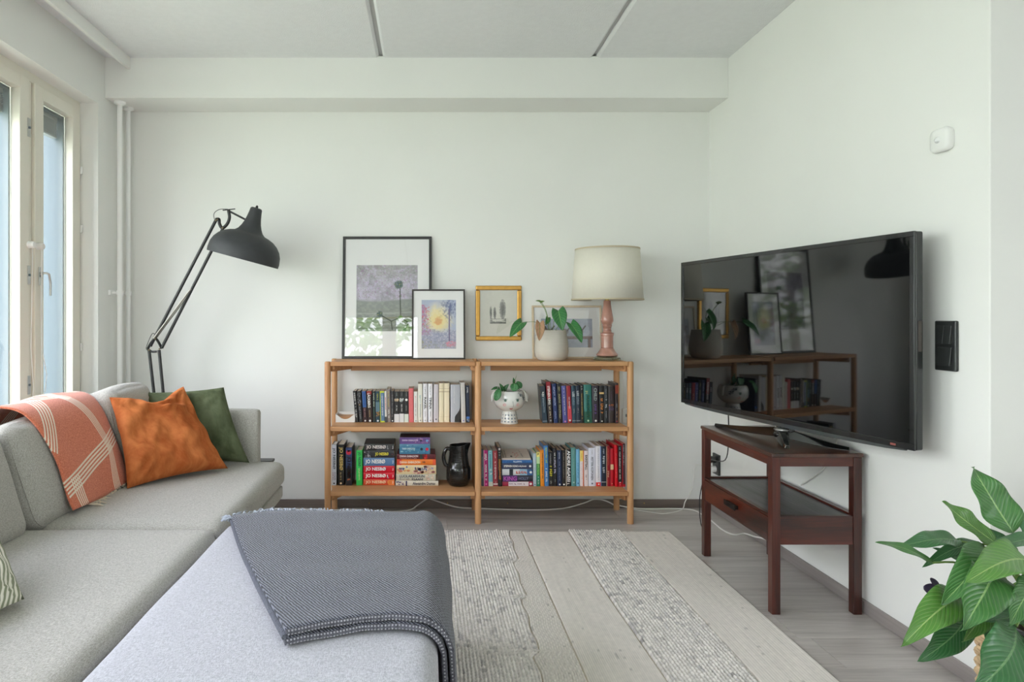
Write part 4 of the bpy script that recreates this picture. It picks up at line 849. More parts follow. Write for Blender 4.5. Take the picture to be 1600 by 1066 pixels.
# painted face planter
fx, fy = (796 - PX) * 3.73 / F, 3.74
M_cer = mat('white_glazed_ceramic', rgb(228, 228, 224), .18, coat=.5, var=.015)
fp = thing('face_planter', 'white ceramic footed planter painted with a face, holding a small plant', 'planter', (fx, fy, .538))
zf = lambda v: CH - (580 + .08446 * v - PY) * 3.70 / F
pr = [(0, .0), (.0500, .0), (.0505, .003), (.046, .03), (.040, .062), (.037, .070), (.040, .073), (.052, .078), (.072, .093), (.086, .114), (.0905, .135), (.089, .158), (.083, .178), (.076, .1865), (.073, .186), (.079, .165), (.083, .14), (.075, .11), (.03, .085), (0, .083)]
put('bowl', G().lathe(pr, (fx, fy, .5384), 48), M_cer, fp, smooth=50)
M_ink = mat('painted_dark_glaze', rgb(70, 84, 92), .3, var=.03); M_blush = mat('painted_pink_glaze', rgb(226, 180, 178), .3, var=.03)
M_lip = mat('painted_red_glaze', rgb(196, 90, 92), .3, var=.03); M_eye = mat('painted_green_glaze', rgb(84, 116, 104), .3, var=.03)
def onbowl(px, py, lift=.0008):
    """a point on the bowl's front at photo crop coordinates (u, v)"""
    x = fx + (px - 665) * .000306; z = .538 + (985 - py) * .000306; h = z - .5384
    r = 0
    for (r0, h0), (r1, h1) in zip(pr[6:14], pr[7:15]):
        if h0 <= h <= h1: r = r0 + (r1 - r0) * (h - h0) / max(h1 - h0, 1e-6)
    if h < .07: r = .0505 - h * .19
    r = max(r, abs(x - fx) + .002) + lift
    return Vector((x, fy - math.sqrt(max(r * r - (x - fx) ** 2, 1e-8)), z))
def patch(pts, lift=.0008): return [onbowl(x, y, lift) for x, y in pts]
def ell(cx, cy, a, b, n=14): return [(cx + a * math.cos(2*PI*i/n), cy + b * math.sin(2*PI*i/n)) for i in range(n)]
g = G()
for cx in (560, 785):
    g.poly(patch([(cx - 52, 518), (cx - 20, 500), (cx + 20, 500), (cx + 52, 518), (cx + 20, 508), (cx - 20, 508)], .0013))
    for i in range(5): g.poly(patch([(cx - 36 + i * 18, 504), (cx - 32 + i * 18, 504), (cx - 40 + i * 20, 486)], .0012))
for (a, b) in (((690, 540), (702, 600)), ((702, 600), (708, 640)), ((708, 640), (690, 655))): g.poly(patch([a, (a[0] + 5, a[1]), (b[0] + 5, b[1]), b], .0012))
put('painted_lines', g, M_ink, fp)
g = G()
for cx in (560, 785): g.poly(patch(ell(cx, 528, 24, 24), .0010))
put('painted_iris', g, M_eye, fp)
g = G()
for cx in (547, 792): g.poly(patch(ell(cx, 612, 30, 28), .0010))
put('painted_cheek', g, M_blush, fp)
g = G(); g.poly(patch([(636, 682), (660, 676), (672, 682), (684, 676), (710, 682), (690, 702), (672, 708), (654, 702)], .0010)); put('painted_lips', g, M_lip, fp)
g = G(); rnd = random.Random(3)
for i in range(60):
    u = rnd.random(); x = 815 + u * 130 + rnd.uniform(-20, 26); y = 395 + u * 150 + rnd.uniform(-30, 24) 
    if x > 948: continue
    g.poly(patch(ell(x, y, 8, 6, 6), .0010))
put('painted_hair_spots', g, M_ink, fp, kind='stuff')
g = G()
for i, a in enumerate((-62, -36, -12, 12, 36, 62)):
    for (h, r_) in ((.012, .0048), (.031, .0042), (.050, .0036)):
        r = .0508 - h * .19 if h < .03 else .046 - (h - .03) * .19; t = R(a - 90)
        c = Vector((fx + r * math.cos(t), fy + r * math.sin(t), .5384 + h)); tx = Vector((-math.sin(t), math.cos(t), 0)); up = Vector((0, 0, 1))
        nrm = Vector((math.cos(t), math.sin(t), .19)).normalized()
        g.poly([c + nrm * .0006 + tx * r_ * sx1 + up * r_ * sz1 for sx1, sz1 in ((-1, -1), (1, -1), (1, 1), (-1, 1))])
put('painted_squares', g, mat('painted_grey_blue', rgb(112, 128, 146), .3, var=.05), fp, kind='stuff')
for s in (-1, 1):
    g = G(); g.tube(spline([(fx + s * .078, fy, .724), (fx + s * .090, fy - .004, .708), (fx + s * .098, fy - .006, .685), (fx + s * .097, fy - .005, .668)], 4), [.006, .007, .008, .008, .008, .0085, .009, .009, .009, .008, .008, .007, .006], 10)
    for i in range(7):
        u = i / 6; g.lathe([(0, -.005), (.005, -.003), (.006, 0), (.005, .003), (0, .005)], (fx + s * (.083 + .018 * math.sin(u * 1.5)), fy - .008, .722 - u * .055), 8)
    put('braid_handle', g, M_cer, fp, smooth=60)
put('soil', G().lathe([(0, .172), (.04, .176), (.078, .168)], (fx, fy, .5384), 24), mat('potting_soil', rgb(70, 54, 44), .95, var=.3, vscale=120, bump=1, bscale=200, bdist=.003), fp)

# ------------------------------------------------------------------ leaves
def leafmat(name, c, vein, rough=.38, nv=9, coat=.15):
    if name in MATS: return MATS[name]
    m = bpy.data.materials.new(name); m.use_nodes = True; MATS[name] = m
    t = m.node_tree; b = t.nodes['Principled BSDF']; b.inputs['Roughness'].default_value = rough; b.inputs['Coat Weight'].default_value = coat
    tcn = N(t, 'ShaderNodeTexCoord'); sp = N(t, 'ShaderNodeSeparateXYZ'); t.links.new(tcn.outputs['UV'], sp.inputs[0])
    def M(op, a, b_=None, c_=None):
        n = N(t, 'ShaderNodeMath', operation=op)
        for i, v in enumerate((a, b_, c_)):
            if v is None: continue
            if isinstance(v, (int, float)): n.inputs[i].default_value = v
            else: t.links.new(v, n.inputs[i])
        return n.outputs[0]
    d = M('ABSOLUTE', M('SUBTRACT', sp.outputs[0], .5))
    mid = M('LESS_THAN', d, .022)
    ph = M('SUBTRACT', M('MULTIPLY', sp.outputs[1], nv), M('MULTIPLY', d, nv * .55))
    rib = M('POWER', M('ABSOLUTE', M('SUBTRACT', M('FRACT', ph), .5)), 1.0)      # 0 at the rib
    ribm = M('SUBTRACT', 1.0, M('MINIMUM', M('MULTIPLY', rib, 7.0), 1.0))
    k = M('MAXIMUM', mid, M('MULTIPLY', ribm, .35))
    nz = N(t, 'ShaderNodeTexNoise'); nz.inputs['Scale'].default_value = 25; t.links.new(tcn.outputs['Object'], nz.inputs['Vector'])
    hs = N(t, 'ShaderNodeHueSaturation'); hs.inputs['Color'].default_value = c
    oi = N(t, 'ShaderNodeObjectInfo')
    t.links.new(M('ADD', M('MULTIPLY', nz.outputs[0], .4), M('ADD', M('MULTIPLY', oi.outputs['Random'], .25), .68)), hs.inputs['Value'])
    mx = N(t, 'ShaderNodeMix', data_type='RGBA'); t.links.new(k, mx.inputs[0]); t.links.new(hs.outputs[0], mx.inputs[6]); mx.inputs[7].default_value = vein
    t.links.new(mx.outputs[2], b.inputs['Base Color'])
    bp = N(t, 'ShaderNodeBump'); bp.inputs['Strength'].default_value = .5; bp.inputs['Distance'].default_value = .0015
    t.links.new(M('MINIMUM', M('MULTIPLY', rib, 3.0), 1.0), bp.inputs['Height']); t.links.new(bp.outputs[0], b.inputs['Normal'])
    return m
def leaf(g, base, tip, wid, face, arch=.1, fold=.12, shape='lance', curl=0, wave=0, seed=0, nu=8, nv=16):
    """blade from base to tip; face = the way its upper side looks"""
    base, tip, face = Vector(base), Vector(tip), Vector(face).normalized(); d = tip - base; L = d.length; dn = d / L
    side = dn.cross(face).normalized(); nrm = side.cross(dn).normalized(); rr = random.Random(seed); ph = rr.uniform(0, 6)
    def fn(u, v):
        if shape == 'lance': w_ = (math.sin(PI * min(1, v) ** .82) ** .8) * (1 - .25 * v) * 1.12 + (.02 if v < .98 else 0)
        elif shape == 'heart': w_ = math.sin(PI * min(1, (v * .92 + .08)) ** .62) ** .75
        else: w_ = math.sin(PI * (v * .94 + .03)) ** .55
        s = (u - .5) * 2; x = s * wid / 2 * w_
        p = base + d * v + nrm * (arch * L * math.sin(PI * v) * 1.0) + side * x
        p += nrm * (abs(s) ** 1.2 * fold * wid * w_) + nrm * (wave * wid * abs(s) * math.sin(v * 13 + ph + (0 if s > 0 else 2)))
        if shape == 'heart' and v < .25: p -= dn * (.16 * L * (1 - v / .25) * abs(s) ** .8)
        p += side * curl * L * math.sin(PI * v) * .5
        return p
    return g.grid(fn, nu, nv)
G_an = leafmat('anthurium_leaf', rgb(48, 118, 60), rgb(120, 170, 100), .35, 7)
G_ol = leafmat('olive_leaf', rgb(96, 130, 58), rgb(150, 170, 100), .5, 7)
G_br = leafmat('withered_leaf', rgb(170, 130, 100), rgb(90, 120, 60), .7, 5)
G_pe = leafmat('peperomia_leaf', rgb(52, 112, 62), rgb(110, 160, 110), .4, 5)
M_stem = mat('green_stem', rgb(110, 140, 70), .5, var=.1, vscale=30)
M_soil = MATS['potting_soil']
k = .08446
def fpx(u, v, Z): return P(740 + k * u, 580 + k * v, Z)
for i, (b, t, w_, Z, fc) in enumerate([
  ((480, 330), (404, 545), 135, 3.655, (0, -1, .35)), ((440, 310), (322, 352), 62, 3.68, (0, -.8, .8)), ((545, 350), (474, 225), 72, 3.72, (.2, -1, .2)),
  ((560, 352), (655, 238), 84, 3.74, (-.3, -1, .3)), ((752, 225), (756, 372), 165, 3.68, (0, -1, .3)), ((800, 195), (878, 318), 112, 3.70, (.3, -1, .3)),
  ((748, 225), (735, 118), 52, 3.72, (0, -1, .2)), ((820, 310), (850, 345), 34, 3.68, (0, -1, .3)), ((470, 330), (462, 280), 30, 3.72, (0, -1, .2)), ((600, 350), (530, 300), 50, 3.76, (0, -1, .5))]):
    g = G(); leaf(g, fpx(*b, Z), fpx(*t, Z - .012), w_ * k * Z / F, fc, arch=.1, fold=.1, shape='round' if w_ > 100 else 'heart', nu=6, nv=8); put('leaf', g, G_pe, fp, smooth=True, solid=.0008)
g = G()
for (u, v) in ((480, 330), (545, 350), (752, 225), (800, 195), (600, 350)): g.tube(spline([fpx(u, v, 3.71), Vector((fx + (u - 665) * .00018, fy, .715))], 3), .0012, 5)
for j in range(3): g.tube([fpx(745 + j * 8, 220, 3.71), fpx(785 + (j - 1) * 12, 130 - j * 30, 3.71)], .0005, 4)
put('stem', g, M_stem, fp)

# plant pot with anthurium on top of the bookcase
px_, py_, k = (862 - PX) * 3.73 / F, 3.735, .2064
M_clay = mat('pale_rough_clay', rgb(206, 200, 190), .85, var=.03, vscale=20, bump=.4, bscale=90, bdist=.0012, stretch=(1, 1, 5))
ap = thing('potted_anthurium', 'rounded pale clay pot with a sparse heart-leaved plant', 'plant', (px_, py_, .898))
put('pot', G().lathe([(0, 0), (.070, 0), (.078, .004), (.090, .022), (.0955, .05), (.095, .08), (.090, .12), (.084, .155), (.081, .171), (.078, .172), (.076, .165), (.080, .14), (0, .135)], (px_, py_, .8984), 48), M_clay, ap, smooth=50)
put('soil', G().lathe([(0, .158), (.04, .160), (.077, .150)], (px_, py_, .8984), 24), M_soil, ap, kind='stuff')
g = G(); rnd = random.Random(8)
for i in range(26):
    a = rnd.uniform(0, 6.28); r = rnd.uniform(0, .06); c = (px_ + r * math.cos(a), py_ + r * math.sin(a), 1.058 + rnd.uniform(0, .006)); s = rnd.uniform(.004, .009)
    g.lathe([(0, -s), (s * .8, -s * .5), (s, 0), (s * .7, s * .6), (0, s)], c, 6)
put('bark_chips', g, mat('bark_chips', rgb(134, 104, 78), .9, var=.25, vscale=40), ap, kind='stuff')
A = lambda u, v, Z: P(730 + k * u, 370 + k * v, Z)
soil = Vector((px_, py_, 1.055))
for (b, t, w_, Z, Zt, m, fc, sh) in [
  ((415, 650), (322, 762), 84, 3.62, 3.57, G_an, (-.3, -1, .3), 'heart'), ((550, 652), (545, 790), 72, 3.62, 3.60, G_br, (0, -1, .3), 'heart'),
  ((690, 560), (722, 712), 112, 3.70, 3.64, G_an, (-.2, -1, .3), 'heart'), ((785, 660), (868, 806), 92, 3.66, 3.62, G_an, (.2, -1, .5), 'heart'),
  ((565, 500), (516, 486), 30, 3.70, 3.70, G_ol, (0, -.6, 1), 'heart'), ((555, 500), (586, 489), 26, 3.70, 3.70, G_ol, (0, -.6, 1), 'heart'),
  ((612, 612), (592, 668), 44, 3.74, 3.72, G_an, (.4, -1, .2), 'heart')]:
    g = G(); b3, t3 = A(*b, Z), A(*t, Zt); leaf(g, b3, t3, w_ * k * Z / F, fc, arch=.10, fold=.14, shape=sh, nu=8, nv=12)
    put('leaf', g, m, ap, smooth=True, solid=.0008, label='withered brown leaf' if m is G_br else None)
    mid = (b3 + soil) / 2 + Vector((0, 0, .03))
    put('petiole', G().tube(spline([soil + Vector(((b3.x - px_) * .15, 0, 0)), mid, b3], 5), .0014, 6), M_stem, ap)

# ------------------------------------------------------------------ table lamp
lx, ly = (949 - PX) * 3.73 / F, 3.735
tl = thing('table_lamp', 'pink glass table lamp with a cream drum shade on the bookcase', 'lamp', (lx, ly, .898))
M_pink = mat('pink_alabaster_glass', rgb(186, 136, 120), .12, var=.18, vscale=22, coat=.6, stretch=(1, 1, .6))
M_clear = mat('smoky_clear_glass', rgb(196, 196, 160), .06, transmission=.85, var=.02)
zz = lambda v: (941 - v) * .000757
R_ = lambda r: r * .000757
put('foot', G().lathe([(0, 0), (R_(100), 0), (R_(104), R_(6)), (R_(98), R_(20)), (R_(76), R_(30)), (0, R_(34))], (lx, ly, .8984), 40), M_clear, tl, smooth=40)
pr = [(76, 908), (80, 903), (78, 893), (70, 885), (60, 872), (54, 862), (50, 852), (46, 850), (45, 800), (46, 757), (50, 752), (50, 740), (44, 735), (33, 728), (30, 716), (30, 692), (36, 682), (34, 672), (43, 655), (47, 645), (46, 628), (42, 605), (36, 575), (31, 545), (28, 520), (26, 490)]
put('body', G().lathe([(R_(r), zz(v)) for r, v in pr], (lx, ly, .8984), 40), M_pink, tl, smooth=35)
g = G()
for v in (854, 846, 752, 736, 716, 694): g.lathe([(R_(45 if v > 740 else (50 if v > 730 else 31)), zz(v + 3)), (R_(49 if v > 740 else (53 if v > 730 else 34)), zz(v)), (R_(45 if v > 740 else (50 if v > 730 else 31)), zz(v - 3))], (lx, ly, .8984), 40)
put('moulded_rings', g, M_pink, tl, smooth=60)
g = G(); g.tube([(lx, ly, 1.235), (lx, ly, 1.30)], .012, 12); g.tube([(lx, ly, 1.30), (lx, ly, 1.33)], .017, 12); put('bulb_holder', g, M_brass, tl, smooth=50)
put('bulb', G().lathe([(.012, 0), (.018, .015), (.028, .04), (.024, .065), (0, .078)], (lx, ly, 1.33), 20), MATS['opal_bulb'], tl, smooth=60)
M_shade = mat('cream_linen_shade', rgb(226, 221, 208), .9, var=.015, vscale=60, bump=.3, bscale=500, bdist=.0004, transmission=0)
g = G(); g.lathe([(.2005, 0), (.179, .293)], (lx, ly, 1.242), 72)
sh = put('lamp_shade', g, M_shade, tl)
bm = bmesh.new(); bm.from_mesh(sh.data); bmesh.ops.delete(bm, geom=[f for f in bm.faces if len(f.verts) > 20], context='FACES_ONLY'); bm.to_mesh(sh.data); bm.free()
sh.data.shade_smooth(); s_ = sh.modifiers.new('solid', 'SOLIDIFY'); s_.thickness = .0018
M_trim = mat('beige_shade_trim', rgb(196, 182, 156), .8, var=.02)
g = G(); g.lathe([(.2012, 0), (.2030, .001), (.2022, .008), (.1998, .008)], (lx, ly, 1.241), 72); put('lower_trim', g, M_trim, sh, smooth=40)
g = G(); g.lathe([(.1790, 0), (.1812, 0), (.1804, .008), (.1782, .008)], (lx, ly, 1.528), 72); put('upper_trim', g, M_trim, sh, smooth=40)
for s in (sh.children):
    bm = bmesh.new(); bm.from_mesh(s.data); bmesh.ops.delete(bm, geom=[f for f in bm.faces if len(f.verts) > 20], context='FACES_ONLY'); bm.to_mesh(s.data); bm.free()
g = G()
for a in (0, 2.094, 4.188): g.tube([(lx, ly, 1.50), (lx + .178 * math.cos(a), ly + .178 * math.sin(a), 1.522)], .0018, 6)
g.tube([(lx, ly, 1.33), (lx, ly, 1.50)], .002, 6)
put('shade_carrier', g, M_brass, tl)

# ------------------------------------------------------------------ framed pictures
def vnoise(x, y, seed):
    xi, yi = np.floor(x).astype(int), np.floor(y).astype(int); fx_, fy_ = x - xi, y - yi
    h = lambda a, b: ((np.sin(a * 127.1 + b * 311.7 + seed * 74.7) * 43758.5453) % 1.0)
    fx_ = fx_ * fx_ * (3 - 2 * fx_); fy_ = fy_ * fy_ * (3 - 2 * fy_)
    return (h(xi, yi) * (1 - fx_) + h(xi + 1, yi) * fx_) * (1 - fy_) + (h(xi, yi + 1) * (1 - fx_) + h(xi + 1, yi + 1) * fx_) * fy_
def fbm(x, y, s, o=4):
    r = 0; a = .5
    for i in range(o): r = r + a * vnoise(x * 2 ** i, y * 2 ** i, s + i); a *= .5
    return r / .94
def artmat(name):
    if name in MATS: return MATS[name]
    m = bpy.data.materials.new(name); m.use_nodes = True; MATS[name] = m; t = m.node_tree
    at = N(t, 'ShaderNodeAttribute', attribute_name='Col'); b = t.nodes['Principled BSDF']; b.inputs['Roughness'].default_value = .8
    t.links.new(at.outputs['Color'], b.inputs['Base Color']); return m
def art(fn, nx, ny, x0, x1, z0, z1, y, parent, gain=1.1):
    """printed sheet: a grid whose vertices carry the picture's own colours; u right, v down"""
    g = G(); U, V = np.meshgrid(np.linspace(0, 1, nx + 1), np.linspace(0, 1, ny + 1))
    col = np.clip(fn(U, V), 0, 255) / 255.0
    col = np.where(col <= .04045, col / 12.92, ((col + .055) / 1.055) ** 2.4) * gain
    g.grid(lambda u, v: (x0 + (x1 - x0) * u, y, z1 + (z0 - z1) * v), nx, ny)
    o = put('print', g, artmat('printed_picture'), parent, local=True)
    ca = o.data.color_attributes.new('Col', 'FLOAT_COLOR', 'POINT')
    buf = np.ones(((nx + 1) * (ny + 1), 4), dtype=np.float32); buf[:, :3] = np.clip(col, 0, .9).reshape(-1, 3); ca.data.foreach_set('color', buf.ravel()); return o
def mixc(a, b, t): t = np.clip(t, 0, 1)[..., None]; return np.array(a, float) * (1 - t) + np.array(b, float) * t if not isinstance(a, np.ndarray) else a * (1 - t) + np.array(b, float) * t
def over(img, mask, c): m = np.clip(mask, 0, 1)[..., None]; return img * (1 - m) + np.array(c, float) * m
def seg(U, V, x0, y0, x1, y1, w_, asp=1.0):
    dx, dy = x1 - x0, (y1 - y0) * asp; t = np.clip(((U - x0) * dx + (V - y0) * asp * dy) / (dx * dx + dy * dy), 0, 1)
    return np.clip((w_ - np.hypot(U - x0 - dx * t, (V - y0) * asp - dy * t)) / (w_ * .5) + .5, 0, 1)
def frame(name, label, W, H, fw, fd, fm, loc, tilt, artfn, box_, nx, ny, matc=(242, 241, 241), yaw=0, bev=.002):
    """local frame: x right (0..W), z up (0..H), front face at y = 0; box_ = picture area as fractions (u0, u1, v0, v1 from the top)"""
    t = thing(name, label, 'picture', loc, None, (R(-tilt), 0, R(yaw)))
    for (nm, q) in (('frame_rail', (0, W, 0, fd, H - fw, H)), ('frame_rail', (0, W, 0, fd, 0, fw)), ('frame_stile', (0, fw, 0, fd, fw, H - fw)), ('frame_stile', (W - fw, W, 0, fd, fw, H - fw))):
        put(nm, G().box(*q), fm, t, local=True, bevel=bev)
    put('backing', G().box(fw - .002, W - fw + .002, fd - .006, fd - .002, fw - .002, H - fw + .002), mat('brown_backing', rgb(150, 130, 105), .9, var=.03), t, local=True)
    u0, u1, v0, v1 = box_; X0, X1, Z1_, Z0_ = u0 * W, u1 * W, H * (1 - v0), H * (1 - v1)
    a, b = fw - .001, W - fw + .001; c, d = fw - .001, H - fw + .001
    g = G(); g.box(a, X0, .0065, .008, c, d); g.box(X1, b, .0065, .008, c, d); g.box(X0, X1, .0065, .008, Z1_, d); g.box(X0, X1, .0065, .008, c, Z0_)
    put('mount', g, mat('mount_%d_%d_%d' % matc, rgb(*matc), .85, var=.008), t, local=True)
    if artfn: art(artfn, nx, ny, X0 - .002, X1 + .002, Z0_ - .002, Z1_ + .002, .0085, t)
    put('glazing', G().box(a, b, .0035, .005, c, d), M_pane, t, local=True)
    return t
M_fb = wood('black_stained_frame', rgb(44, 43, 44), rgb(62, 60, 60), 2, 2, rough=.4, objrand=.02); M_fd = wood('dark_brown_frame', rgb(38, 32, 30), rgb(54, 46, 42), 2, 2, rough=.4, objrand=.02)
M_gold = mat('gilt_frame', rgb(208, 160, 84), .30, metal=.8, var=.12, vscale=25); M_birch = wood('birch_frame', rgb(206, 186, 158), rgb(224, 206, 180), 2, 1.5, rough=.5, objrand=.02)
def art_seed(U, V):
    n = fbm(U * 9, V * 11, 3); n2 = fbm(U * 26, V * 34, 9); n3 = vnoise(U * 60, V * 75, 2)
    img = mixc((140, 136, 148), (196, 192, 204), n * 1.1)
    img = over(img, (.9 - V * 3.2) * .55 * (.4 + n2), (132, 138, 112)); img = over(img, np.clip((n2 - .45) * 4, 0, 1) * (V < .52) * .6, (206, 196, 222))
    img = over(img, (n3 > .78) * (V < .5) * .5, (150, 110, 150)); img = over(img, (n3 < .14) * (V < .55) * .5, (104, 104, 100))
    img = over(img, np.clip((V - .52 - .02 * np.sin(U * 5)) * 40, 0, 1) * .85, (130, 136, 130))
    img = over(img, np.clip((V - .54) * 40, 0, 1) * np.clip((n2 - .4) * 2.5, 0, 1) * .6, (166, 172, 160))
    for y_, c_ in ((.72, (176, 180, 176)), (.79, (124, 124, 88)), (.85, (110, 116, 100)), (.94, (98, 104, 96)), (.985, (120, 124, 116))): img = over(img, np.exp(-((V - y_ - .015 * np.sin(U * 3 + 1)) / .012) ** 2) * .7, c_)
    img = over(img, np.clip((V - .62) * 3, 0, 1) * (fbm(U * 20, V * 60, 20) > .6) * .45, (90, 94, 80))
    D = (52, 62, 50); A_ = 1.09
    for (a, b, c, d, w_) in ((.71, .36, .72, .8, .008), (.72, .79, .57, .845, .008), (.57, .845, .37, .74, .009), (.57, .845, .585, .97, .009), (.72, .79, .85, .87, .009), (.85, .87, 1, .85, .008), (.85, .87, .79, .98, .009)):
        img = over(img, seg(U, V, a, b, c, d, w_, A_), D)
    for (x, y, r) in ((.69, .30, .072), (.38, .735, .05), (.79, .975, .035)):
        m = np.hypot((U - x), (V - y) * A_) + .02 * (n2 - .5) * 2; img = over(img, np.clip((r - m) / .015, 0, 1) * (.6 + .4 * (n3 > .35)), (62, 86, 84)); img = over(img, np.clip((r - m) / .02, 0, 1) * (n3 > .8), (150, 150, 90))
    img = over(img, seg(U, V, .71, .47, .715, .47, .016), (90, 96, 84)); img = over(img, np.clip((.045 - np.hypot(U - .72, (V - .79) * A_)) / .03, 0, 1), (88, 130, 40))
    return img
frame('large_picture', 'tall picture in a dark frame leaning behind the small one, seed heads on grey', .532, .733, .0165, .022, M_fb, (-.5068, 3.852, .8985), 4.6, art_seed, (.157, .842, .236, .776), 130, 150)
def art_sun(U, V):
    n = fbm(U * 8, V * 11, 5); n2 = fbm(U * 24, V * 34, 7); n3 = vnoise(U * 50, V * 70, 4)
    img = mixc((172, 180, 202), (232, 222, 200), (1 - np.hypot((U - .5) / .5, (V - .38) / .42)) * 1.6 + (n - .5) * .6)
    img = over(img, np.clip(1.2 - np.hypot((U - .5) / .34, (V - .42) / .26) + (n2 - .5), 0, 1), (232, 212, 140))
    img = over(img, np.clip((.13 - np.hypot(U - .49, (V - .44) * 1.4)) / .05 + (n2 - .5) * 2, 0, 1), (222, 168, 110))
    img = over(img, np.clip((V - .62) * 14 + (n - .5) * 2, 0, 1), (162, 163, 186)); img = over(img, (V > .6) * np.clip((n2 - .42) * 4, 0, 1) * .7, (130, 134, 164)); img = over(img, (V > .6) * (n3 > .74) * .7, (206, 200, 206))
    img = over(img, np.clip((V - .82) * 10, 0, 1) * np.clip((n2 - .35) * 3, 0, 1) * .6, (150, 150, 146))
    img = over(img, np.clip((.23 - U) * 12 + (n - .5) * 6, 0, 1) * (V > .1) * (V < .72) * np.clip((n2 - .3) * 3, 0, 1), (170, 130, 170)); img = over(img, (U < .24) * (V > .1) * (V < .6) * (n3 > .7), (206, 90, 100)); img = over(img, (U < .3) * (n3 < .2) * (V > .35) * .8, (150, 150, 80))
    img = over(img, np.clip(.9 - np.hypot((U - .83) / .30, (V - .16) / .26) + (n2 - .5) * 2.2, 0, 1), (96, 104, 146)); img = over(img, seg(U, V, .8, .2, .8, .84, .018, 1.4), (104, 92, 130)); img = over(img, (np.hypot((U - .85) / .16, (V - .9) / .06) < 1) * np.clip((n2 - .3) * 3, 0, 1), (206, 130, 150))
    return img
frame('small_picture', 'small picture of a sunset with trees in a thin dark leaning frame', .312, .412, .0095, .018, M_fd, (-.0915, 3.805, .8985), 4.6, art_sun, (.182, .828, .152, .848), 90, 130)
def art_trees(U, V):
    n = fbm(U * 14, V * 18, 5); n3 = vnoise(U * 60, V * 80, 3)
    img = mixc((208, 206, 196), (214, 212, 204), n); D = (92, 92, 90)
    def crown(x, y, a, b): return np.clip(1.25 - np.hypot((U - x) / a, (V - y) / b) + (n3 - .5) * .8, 0, 1) ** .5 * (np.hypot((U - x) / a, (V - y) / b) < 1.1)
    in_ = (U > .275) & (U < .70)
    for c in ((.30, .485, .03, .12), (.40, .49, .036, .11), (.605, .42, .078, .19)): img = over(img, crown(*c) * .9, D)
    for x in (.30, .405, .60): img = over(img, seg(U, V, x, .45, x, .63, .006, 1.3), (70, 70, 70))
    img = over(img, in_ * (V > .61) * (V < .72) * (.25 + .55 * (n3 > .5)), (110, 110, 106)); img = over(img, in_ * (V > .685) * (V < .72) * .7, (84, 84, 82))
    img = over(img, (U > .34) * (U < .62) * (V > .63) * (V < .67) * (n3 > .45) * .9, (214, 212, 204))
    return img
frame('etching', 'small etching of trees in a gilt frame hanging on the wall', .276, .330, .027, .018, M_gold, (.2888, 3.913, 1.004), 0, art_trees, (.087, .913, .073, .927), 110, 130, yaw=0, bev=.006)
def art_birds(U, V):
    n = fbm(U * 10, V * 9, 5); n2 = fbm(U * 30, V * 24, 8); n3 = vnoise(U * 70, V * 50, 6); A_ = .62
    img = mixc((158, 166, 184), (186, 192, 206), n + (n2 - .5) * .8)
    img = over(img, (V > .60) * (V < .70) * (.75 + .25 * (n3 > .5)), (124, 106, 104)); img = over(img, (V > .60) * (V < .625), (150, 132, 126)); img = over(img, (V > .695) * (V < .71), (80, 70, 74))
    for x in (.07, .42, .9): img = over(img, ((U > x) & (U < x + .055) & (V > .7)) * .85, (132, 116, 112)); img = over(img, ((U > x) & (U < x + .01) & (V > .7)), (70, 62, 66))
    for (x, s) in ((.14, 1), (.46, 1), (.74, 1)):
        D = (84, 80, 88)
        img = over(img, np.clip(1.3 - np.hypot((U - x) / .075, (V - .45) / .10) , 0, 1) ** .4 * (np.hypot((U - x) / .075, (V - .45) / .10) < 1.05), (124, 116, 118))
        img = over(img, seg(U, V, x - .02, .42, x - .055, .31, .02, A_), (110, 92, 84)); img = over(img, np.clip((.03 - np.hypot(U - x + .06, (V - .30) * A_)) / .008, 0, 1), D)
        img = over(img, seg(U, V, x - .08, .30, x - .11, .31, .006, A_), (60, 56, 60)); img = over(img, seg(U, V, x + .05, .42, x + .12, .26, .014, A_), (92, 84, 88))
        for dx in (-.012, .016): img = over(img, seg(U, V, x + dx, .52, x + dx, .61, .0045, A_), (70, 58, 58))
    img = over(img, seg(U, V, .36, .85, .44, .98, .012, A_), (110, 84, 80)); img = over(img, seg(U, V, .30, .66, .42, .74, .012, A_), (120, 90, 84))
    return img
frame('bird_picture', 'picture of birds on a bench in a pale wood frame behind the lamp', .415, .317, .0115, .018, M_birch, (.6235, 3.872, .8985), 4.2, art_birds, (.13, .865, .25, .79), 130, 100)
